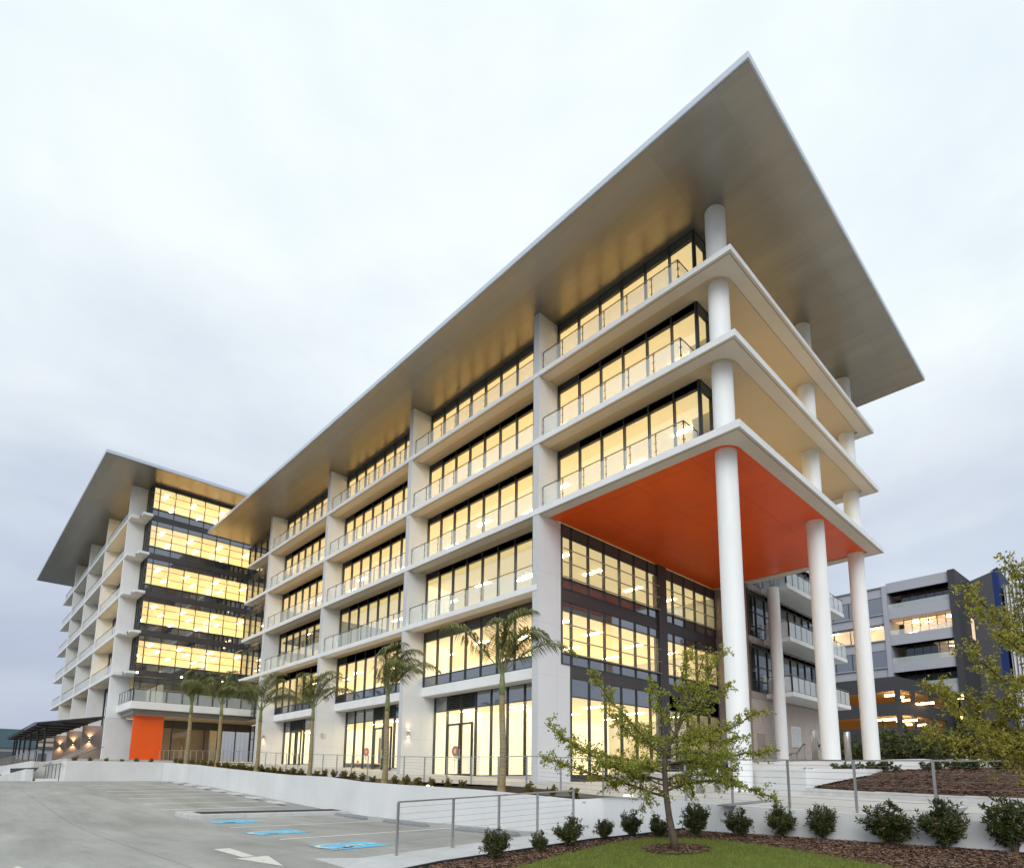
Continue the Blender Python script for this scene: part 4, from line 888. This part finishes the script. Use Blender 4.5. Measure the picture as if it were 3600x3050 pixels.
for i, (x, y, h, lab) in enumerate(fg):
    p = protos[i % 3]
    if i < 3: p.location = (x, y, bz(x, y)); p.scale = (h*wid[i]*1.1, h*wid[i]*1.0, h*1.05); p.rotation_euler = (0,0,i); tag(p, lab, 'shrub', GS)
    else: c = dup(p, (x, y, bz(x, y)), i*1.9, (h*wid[i]*(1.02+.1*math.sin(i*2.7)), h*wid[i]*(1.06+.08*math.cos(i*1.3)), h*1.04), lab, GS)
    if i >= 3: c['category'] = 'shrub'
hp = [shrub('small_shrub', 31+i, .52, 1.0, 1000, .15, .036, M_hedge, 16) for i in range(3)]
GH = 'clipped little shrubs on top of the retaining wall'
xs = [8.45, 7.55, 6.55, 3.1, 2.15, 1.15, .25, -.65, -1.45, -3.25, -4.1, -4.95, -5.9, -6.8, -7.75, -8.6]
for k in range(26): xs.append(-10.4-.92*k-.15*math.sin(k*2.3))
hs = [(x, -6.72, Wt(x)-.08) for x in xs if x > -33.8] + [(-34.8, -12.8+.95*k, 1.28) for k in range(6)]
GL = 'tiny rounded shrub in the planting strip along the top of the long retaining wall'
for i, (x, y, z) in enumerate(hs):
    lab = GL if y > -7 else 'tiny rounded shrub on the short far wall below the orange panel'; gr = GH if y > -7 else 'tiny shrubs on the short far wall'
    s = random.uniform(.37,.46)
    if i == 0: lab, gr = 'tiny rounded shrub nearest the tip of the planting strip', GH
    if i < 3: hp[i].location = (x,y,z); hp[i].scale = (s,s,s); tag(hp[i], lab, 'shrub', gr)
    else: c = dup(hp[i % 3], (x,y,z), i*1.7, s, lab, gr); c['category'] = 'shrub'
# ground-cover plants on the far mulch bed
gp_ = shrub('bed_plant', 51, .7, .7, 420, .17, .04, M_shrub, 7)
qs = [(2955,2742,1.0),(3000,2735,.8),(3045,2712,.9),(3085,2705,1.1),(3115,2698,1.1),(3145,2702,.7),(3010,2757,.6),(2985,2700,.5),(2840,2698,.5),(3265,2715,.9),(3300,2700,1.1),(3345,2705,1.0),(3390,2700,1.1),(3430,2698,1.2),(3500,2690,1.1),(3560,2692,1.3)]
for i, (x, y, s) in enumerate(qs):
    p = None; z = 0
    for _ in range(40):
        p = at(x, y, 'Z', z) if abs(y-2736.6) > 3 else at(x, 2741, 'Z', z)
        Y_ = 3.6 if x < 3200 else 4.5
        p = at(x, y, 'Y', Y_); break
    z = bz2(p.x, p.y) if p.x > 12.5 else .35
    lab = 'low dark ground-cover plants rooted in the far mulch bed'
    if i == 0: gp_.location = (p.x,p.y,z); gp_.scale = (s*.55,)*3; tag(gp_, lab, 'plant', 'ground-cover plants on the far mulch bed')
    else: c = dup(gp_, (p.x,p.y,z), i*2.1, s*.55, lab, 'ground-cover plants on the far mulch bed'); c['category'] = 'plant'
# bushes behind the low wall
bp_ = [shrub('bush', 61+i, .85, 1.0, 1500, .10, .03, M_bush, 16) for i in range(2)]
bs = [(3165,2690,2.6,21,'round green bush just right of the rear round column'),(3235,2690,2.2,20,'olive bush in front of the lit car park doorway'),(2950,2680,2.2,24,'bush between the two rear round columns'),(3055,2690,1.7,19,'small bush right of the third round column base'),(3330,2700,2.0,17,'bush left of the gold tree above the mulch bed'),(3400,2690,2.3,18,'wide bush under the gold tree foliage'),(3480,2690,2.4,19,'tall olive bush behind the gold tree branches'),(3560,2690,2.2,16,'bush at the right edge behind the railing'),(3020,2690,2.0,30,'distant bush beside the charcoal car park'),(3300,2690,2.6,26,'distant bush below the car park openings')]
for i, (x, y, h, Y_, lab) in enumerate(bs):
    p = at(x, y, 'Y', Y_); o = bp_[i % 2]; z = .9
    if p.x > 14 and Y_ < 18.5: z = .5
    if i < 2: o.location = (p.x,p.y,z); o.scale = (h,)*3; tag(o, lab, 'bush')
    else: c = dup(o, (p.x,p.y,z), i*1.3, h, lab); c['category'] = 'bush'
# palms
def palm(seed, hgt, name='palm_tree'):
    random.seed(seed); t = thing(name, '', ''); tr_ = MB(); n = 14
    P_ = [Vector((.05*math.sin(i*.35), .02*i/n, hgt*i/n)) for i in range(n+1)]
    tr_.tube([P_[0]-Vector((0,0,.1))]+P_, [.20,.165]+[.118+.035*math.exp(-i*.9) -.025*i/n for i in range(1, n+1)], 16)
    trunk = tr_.build('trunk', M_palmt, t, smooth=True)
    rg = MB(); k = 0; z = .5
    while z < hgt-.9:
        f = z/hgt; c, _ = along(P_, f); r = .118+.035*math.exp(-f*n*.9)-.025*f; rg.tube([c-Vector((0,0,.008)), c+Vector((0,0,.008))], r+.004, 14); z += .15+.03*math.sin(z*9)
    rg.build('trunk_ring', M_ring, trunk)
    cs = MB().tube([P_[-1]-Vector((0,0,.1)), P_[-1]+Vector((0,0,.25)), P_[-1]+Vector((0,0,.7)), P_[-1]+Vector((0.02,0,1.05))], [.105,.10,.065,.03], 14); cs.build('crownshaft', M_crown, t, smooth=True)
    top = P_[-1]+Vector((0,0,.75)); fr_ = MB(); rc = MB()
    wind = rt2*1.0 - dp2*.1
    nf = 9
    for k in range(nf):
        az = 6.283*k/nf + random.uniform(-.2,.2); hd = Vector((math.cos(az), math.sin(az), 0)); el = R(random.uniform(44,86)); L = random.uniform(2.2,3.0)
        d = (hd*math.cos(el)+Vector((0,0,math.sin(el)))).normalized(); p = top+hd*.05-Vector((0,0,.25*random.random())); pts_ = [p.copy()]; m_ = 16
        for i in range(m_):
            f = i/m_; d = (d + Vector((0,0,-.015-.34*f*f)) + wind*(.012+.08*f)).normalized(); p = p + d*(L/m_); pts_.append(p.copy())
        rc.tube(pts_, [.022*(1-.85*i/m_)+.003 for i in range(m_+1)], 5, cap=False)
        for i in range(72):
            f = .20+.80*i/72; c, dd = along(pts_, min(f,.999)); side = dd.cross(Vector((0,0,1))); side = side.normalized() if side.length > .05 else rt2
            ll = .80*math.sin(math.pi*min(1, .12+f*.86))**.6+.08
            for s in (-1, 1):
                q = (side*s*.9 + dd*.5 + Vector((0,0,.02)) + rv(.16)).normalized()
                e1 = c+q*ll*.5; q2 = (q*.8 + Vector((0,0,-1.0)) + wind*.30).normalized(); e2 = e1+q2*ll*.5
                u = q.cross(Vector((0,0,1))).normalized()*.013; j = len(fr_.v)
                fr_.v += [tuple(c-u), tuple(c+u), tuple(e1+u*1.1), tuple(e1-u*1.1), tuple(e2)]; fr_.f += [(j,j+1,j+2,j+3), (j+3,j+2,j+4)]
    f_ = fr_.build('frond', M_palm, t); rc.build('rachis', M_crown, f_); return t
pp = [palm(3, 3.35), palm(9, 3.15), palm(17, 3.2), palm(23, 3.0)]
pls = [(5.22,.0,1.0,'nearest palm, tallest in the picture, before the bay beside the white corner pillar'),(-2.2,.02,1.0,'second palm from the camera, before the middle bay with the hose reel'),(-9.41,.0,.90,'third palm from the camera, in front of the farthest glazed bay'),
       (-16.49,-.1,1.0,'fourth palm from the camera, before the wall light at the entrance corner'),(-23.6,-.1,1.05,'fifth palm from the camera, before the dark entrance glass'),(-30.58,-.1,1.22,'farthest palm, right beside the orange entrance panel')]
GP = 'palms in the planting strip along the terrace'
for i, (x, dz, s, lab) in enumerate(pls):
    z = Wt(x)-.06
    if i < 4: pp[i].location = (x,-6.75,z); pp[i].scale = (s,)*3; tag(pp[i], lab, 'palm tree', GP)
    else: c = dup(pp[i % 4], (x,-6.75,z), 0.0, s, lab, GP); c['category'] = 'palm tree'
# ------------------------------------------------------------------ neighbouring buildings, right
def obx(mb, o, d, u0, u1, n0, n1, z0, z1):
    """box in a rotated frame: origin o, direction d along the face, outward normal to the right of d"""
    d = Vector(d).normalized(); n = Vector((d.y, -d.x)); c = [(u0,n0),(u1,n0),(u1,n1),(u0,n1)]
    mb.prism([(o[0]+d.x*u+n.x*w, o[1]+d.y*u+n.y*w) for u, w in c], z0, z1)
cpk = thing('car_park_building', 'low charcoal car park block with amber-lit open decks behind the rear columns', 'car park', (0, 61, 1))
o0 = (.2, 60.8); d1 = (-1, .02); d2 = (.17, 1)
m = MB()
for z0, z1 in ((10.75,12.5),(7.7,9.3),(.5,6.35)):
    obx(m, o0, d1, 0, 46, 0, .3, z0, z1) if False else m.prism([(-46,60.9),(.2,60.8),(.15,61.2),(-46,61.3)], z0, z1)
m.build('front_wall', M_dbldx, cpk)
m = MB()
def side(u0, u1, z0, z1, th=.35): obx(m, o0, d2, u0, u1, -th, 0, z0, z1)
side(0,34,10.9,12.5); side(0,34,7.85,9.35); side(0,34,.3,6.15)
for a, b in ((0,.8),(4.0,4.7),(9.4,9.9),(13.9,16.0),(18,34)): side(a,b,9.35,10.9); side(a,b,6.15,7.85)
m.build('side_wall', M_dbld, cpk)
m = MB(); 
for z in (9.6,9.95,10.3,10.6,6.45,6.8,7.15,7.5): obx(m, o0, d2, .8, 18, .0, .05, z, z+.06)
m.build('louvre_bar', M_dbldx, cpk)
for z0, z1 in ((9.25,11.0),(6.1,7.95)):
    MB().prism([(-46,61.4),(-.3,61.3),(2.2,76),(-46,76)], z1-.1, z1).build('deck_ceiling', M_amb, cpk); MB().prism([(-46,61.4),(-.3,61.3),(2.2,76),(-46,76)], z0, z0+.1).build('deck_floor', M_amb, cpk)
    MB().box(-46,2,75.8,76,z0,z1).build('deck_wall', M_amb, cpk)
    for x in (-4.5,-13): MB().box(x-.3,x+.3,66,66.6,z0,z1).build('deck_column', M_amb, cpk)
for q, u, v in (((3129,2443),1.2,62.2),((3163,2450),.9,63.5),((3190,2460),1.2,65.5),((3245,2472),2.4,67.5),((3125,2528),2.6,62.0),((3188,2532),2.3,64.5),((3198,2545),1.0,65.5),((3235,2548),1.4,68)):
    p = at(*q, 'Y', v); MB().box(p.x-u/2,p.x+u/2,p.y-.15,p.y+.15,p.z-.12,p.z+.12).build('sodium_lamp', M_ambl, cpk)
for q in (((3245,2600)),): 
    m = MB(); obx(m, o0, d2, 7.4, 14.5, .01, .05, 1.0, 4.0); m.build('lit_doorway', M_amb, cpk); m = MB(); obx(m, o0, d2, 8.9, 11.5, .01, .12, 4.55, 4.95); m.build('lit_sign', M_offi, cpk)
    m = MB(); [obx(m, o0, d2, u, u+.12, .05, .12, 1.0, 4.0) for u in (7.4,9.2,11,12.6,14.4)]; m.build('door_frame', M_dbldx, cpk)
MB().prism([(-46,61.2),(.1,61.2),(5.8,94),(-46,94)], 11.6, 11.9).build('roof_deck', M_dbldx, cpk)
wb = thing('neighbour_office', 'pale grey office block with recessed lit balconies and charcoal tower, behind the car park', 'office building', (0, 76, 1))
Yw = 76.3; lv = [(27.4,28.9),(23.4,24.9),(19.45,20.95),(15.4,16.8),(11.2,13.0)]
for z0, z1 in lv: MB().box(-4.0,3.9,Yw,Yw+.35,z0,z1).build('parapet', M_wbld, wb); MB().box(-4.0,3.9,Yw+.35,Yw+3,z0+.1,z0+.4).build('balcony_floor', M_wbld, wb)
for z0, z1 in ((26.95,28.5),(22.95,24.35),(18.9,20.4),(14.9,16.3),(10.9,12.4)):
    MB().box(-60,-4.6,Yw-.02,Yw+.35,z0,z1).build('wall_band', M_wbld, wb); MB().box(-60,-4.6,Yw-.28,Yw-.02,z1-.12,z1+.02).build('sill', M_wbld, wb)
MB().box(-4.6,-3.95,Yw-.25,Yw+.5,1,28.55).build('pilaster', M_wbld, wb); MB().box(-4.3,-3.9,Yw+.5,Yw+5.2,1,28.2).build('side_wall', M_wbld, wb); MB().box(-60,3.9,Yw+8,Yw+8.3,1,28.3).build('rear_wall', M_offd, wb); MB().box(-60,3.9,Yw+.36,Yw+20,28.2,28.5).build('roof', M_wbld, wb)
for i, (z0, z1, m_) in enumerate(((24.35,26.95,None),(20.4,22.95,M_offi),(16.3,18.9,None),(12.4,14.9,None))):
    glazing(wb, 'Y', Yw+.12, -1, us_(-60,-4.65,2.4), [(z0,z1,'clear' if m_ else 'span')], fw=.12)
    MB().box(-60,-4.6,Yw+3.4,Yw+3.5,z0-.4,z1+.4).build('office_wall', M_offi if m_ else M_offd, wb)
    if m_:
        for x in (-8.3,-6.2,-12.5,-14.5): MB().box(x-.8,x+.8,Yw+1.5,Yw+1.7,z1-.25,z1-.15).build('ceiling_light', M_tube, wb)
for i, (z0, z1) in enumerate(((24.9,27.4),(20.95,23.4),(16.8,19.45),(13.0,15.4))):
    glazing(wb, 'Y', Yw+2.2, -1, us_(-2.6,3.85,1.1), [(z0-1.2,z1+.1,'clear')], fw=.09, clear=M_glass if i in (1,) else M_gdark)
    MB().box(-3.2,3.85,Yw+5,Yw+5.1,z0-1.4,z1+.3).build('office_wall', M_offi if i == 1 else M_offd, wb)
    MB().box(-3.95,3.9,Yw+.4,Yw+5,z1+.1,z1+.2).build('soffit', M_wbld if i != 1 else M_offi, wb)
    g = MB(); g.quad((-3.95,Yw+.05,z0),(3.9,Yw+.05,z0),(3.9,Yw+.05,z0+.75),(-3.95,Yw+.05,z0+.75)); g.build('glass_balustrade', M_bal, wb)
    if i == 2: MB().box(1.0,3.8,Yw+4.8,Yw+4.95,z0-1.2,z1+.1).build('office_wall', M_offi, wb); MB().box(1.0,3.8,Yw+2.3,Yw+4.9,z1,z1+.08).build('ceiling_light', M_offi, wb)
for x, z in ((-1.2,23.1),(.4,22.9),(3.3,23.2),(3.2,18.9),(-1.6,21.6)): MB().box(x-.5,x+.5,Yw+3,Yw+3.2,z-.06,z+.02).build('ceiling_light', M_tube, wb)
MB().prism([(3.9,76.0),(4.75,75.95),(5.5,82.5),(8.0,83.3),(8.0,97),(3.9,97)], 1, [29.0,29.0,28.6,29.6,29.6,29.0]).build('charcoal_tower', M_dbld, wb)
MB().prism([(8.0,83.3),(8.75,83.5),(8.95,97),(8.0,97)], 1, [29.8,30.2,30.2,29.8]).build('blue_tower_edge', M_blpan, wb)
MB().box(5.42,5.55,80.2,81.8,19.6,22.6).build('side_window', M_offi, wb)
m = MB(); m.prism([(9.1,84.2),(26,90),(26,92),(9.1,97)], 3, 27.6); m.build('louvred_wing', M_louv, wb)
m = MB()
for k in range(42): x = 9.3+.4*k; m.box(x-.03,x+.03,84.2+(x-9.1)*.343-.25,84.2+(x-9.1)*.343,3,27.8)
m.build('fin', M_dbldx, wb)
lp = thing('wall_lantern_post', 'tall post with glowing lantern heads at the side of the car park', 'street lamp', (6.2,60,1))
p = at(3379,2448,'Y',60); MB().tube([(p.x,60,.5),(p.x,60,p.z+.3)], .10, 8).build('post', M_dbldx, lp); 
for q in ((3379,2450),(3388,2520),(3388,2592)): p = at(*q, 'Y', 59.8); MB().box(p.x-.3,p.x+.3,59.6,59.8,p.z-.2,p.z+.3).build('lantern', M_ambl, lp)
# ------------------------------------------------------------------ neighbouring buildings, left
tb = thing('teal_warehouse', 'teal-clad warehouse with a pale curved roof far off at the left edge', 'warehouse', (-200,-8,0))
MB().box(-240,-197,-60,6,-.2,12.7).build('wall', M_teal, tb); m = MB(); m.prism([(-210,-60),(-209,-1),(-240,-1),(-240,-60)], 12.7, [14.9,13.6,13.6,15.5]); m.build('roof', M_plas, tb)
MB().box(-197,-196.8,-34,-9.5,-.2,6).build('dark_base', M_offd, tb)
fb = thing('far_white_building', 'small white building with dark windows seen between the pergola posts', 'building', (-150,-6,0))
MB().box(-160,-150,-14,8,-.2,6.6).build('wall', M_wbld, fb); MB().box(-150,-149.9,-4.2,-2.8,3.4,5.6).box(-150,-149.9,-11,-8,3,5.8).build('window', M_offd, fb)
MB().box(-165,-149.5,-16,8,6.6,10.5).build('upper_glazing', M_teal, fb)
for k in range(3): MB().box(-149.5,-149.4,-4.6+.0*k,-.5,7.0+1.15*k,7.7+1.15*k).build('lit_window', M_amb, fb)
fb2 = tag(MB().box(-95,-94.9,-12.7,-9.3,1.6,2.9).build('timber_fence', mat('brown_fence', (.20,.12,.05), .9, var=.2)), 'brown timber fence panel behind the far end of the pergola', 'fence')
for x, y, lab in ((-180,-13.5,'tall thin dark lamp post before the teal warehouse, the left one'),(-178,-8.8,'tall thin dark lamp post before the teal warehouse, the right one')):
    t = thing('street_lamp', lab, 'street lamp', (x,y,0)); MB().tube([(x,y,-.2),(x,y,10.8)], .14, 8).build('post', M_canopy, t); MB().box(x-.3,x+.3,y-.6,y+.6,10.8,11.0).build('lamp_head', M_canopy, t)
lt = dup(bp_[0], (-118,-19.5,-.2), 2, 3.6, 'small green street tree far off at the left edge'); lt['category'] = 'tree'; lt.name = 'street_tree'
p = at(75,2720,'X',-75); rc_ = MB().box(-76,-75.5,-19,-12.5,-.3,.62).build('retaining_kerb', mat('stone_block', (.22,.17,.15), .9, var=.3, vs=3)); tag(rc_, 'low brown stone wall at the far left edge beyond the ramp', 'low wall')
struct(MB().box(-400,-100,-100,-17,-.3,-.12), 'road', M_conc)
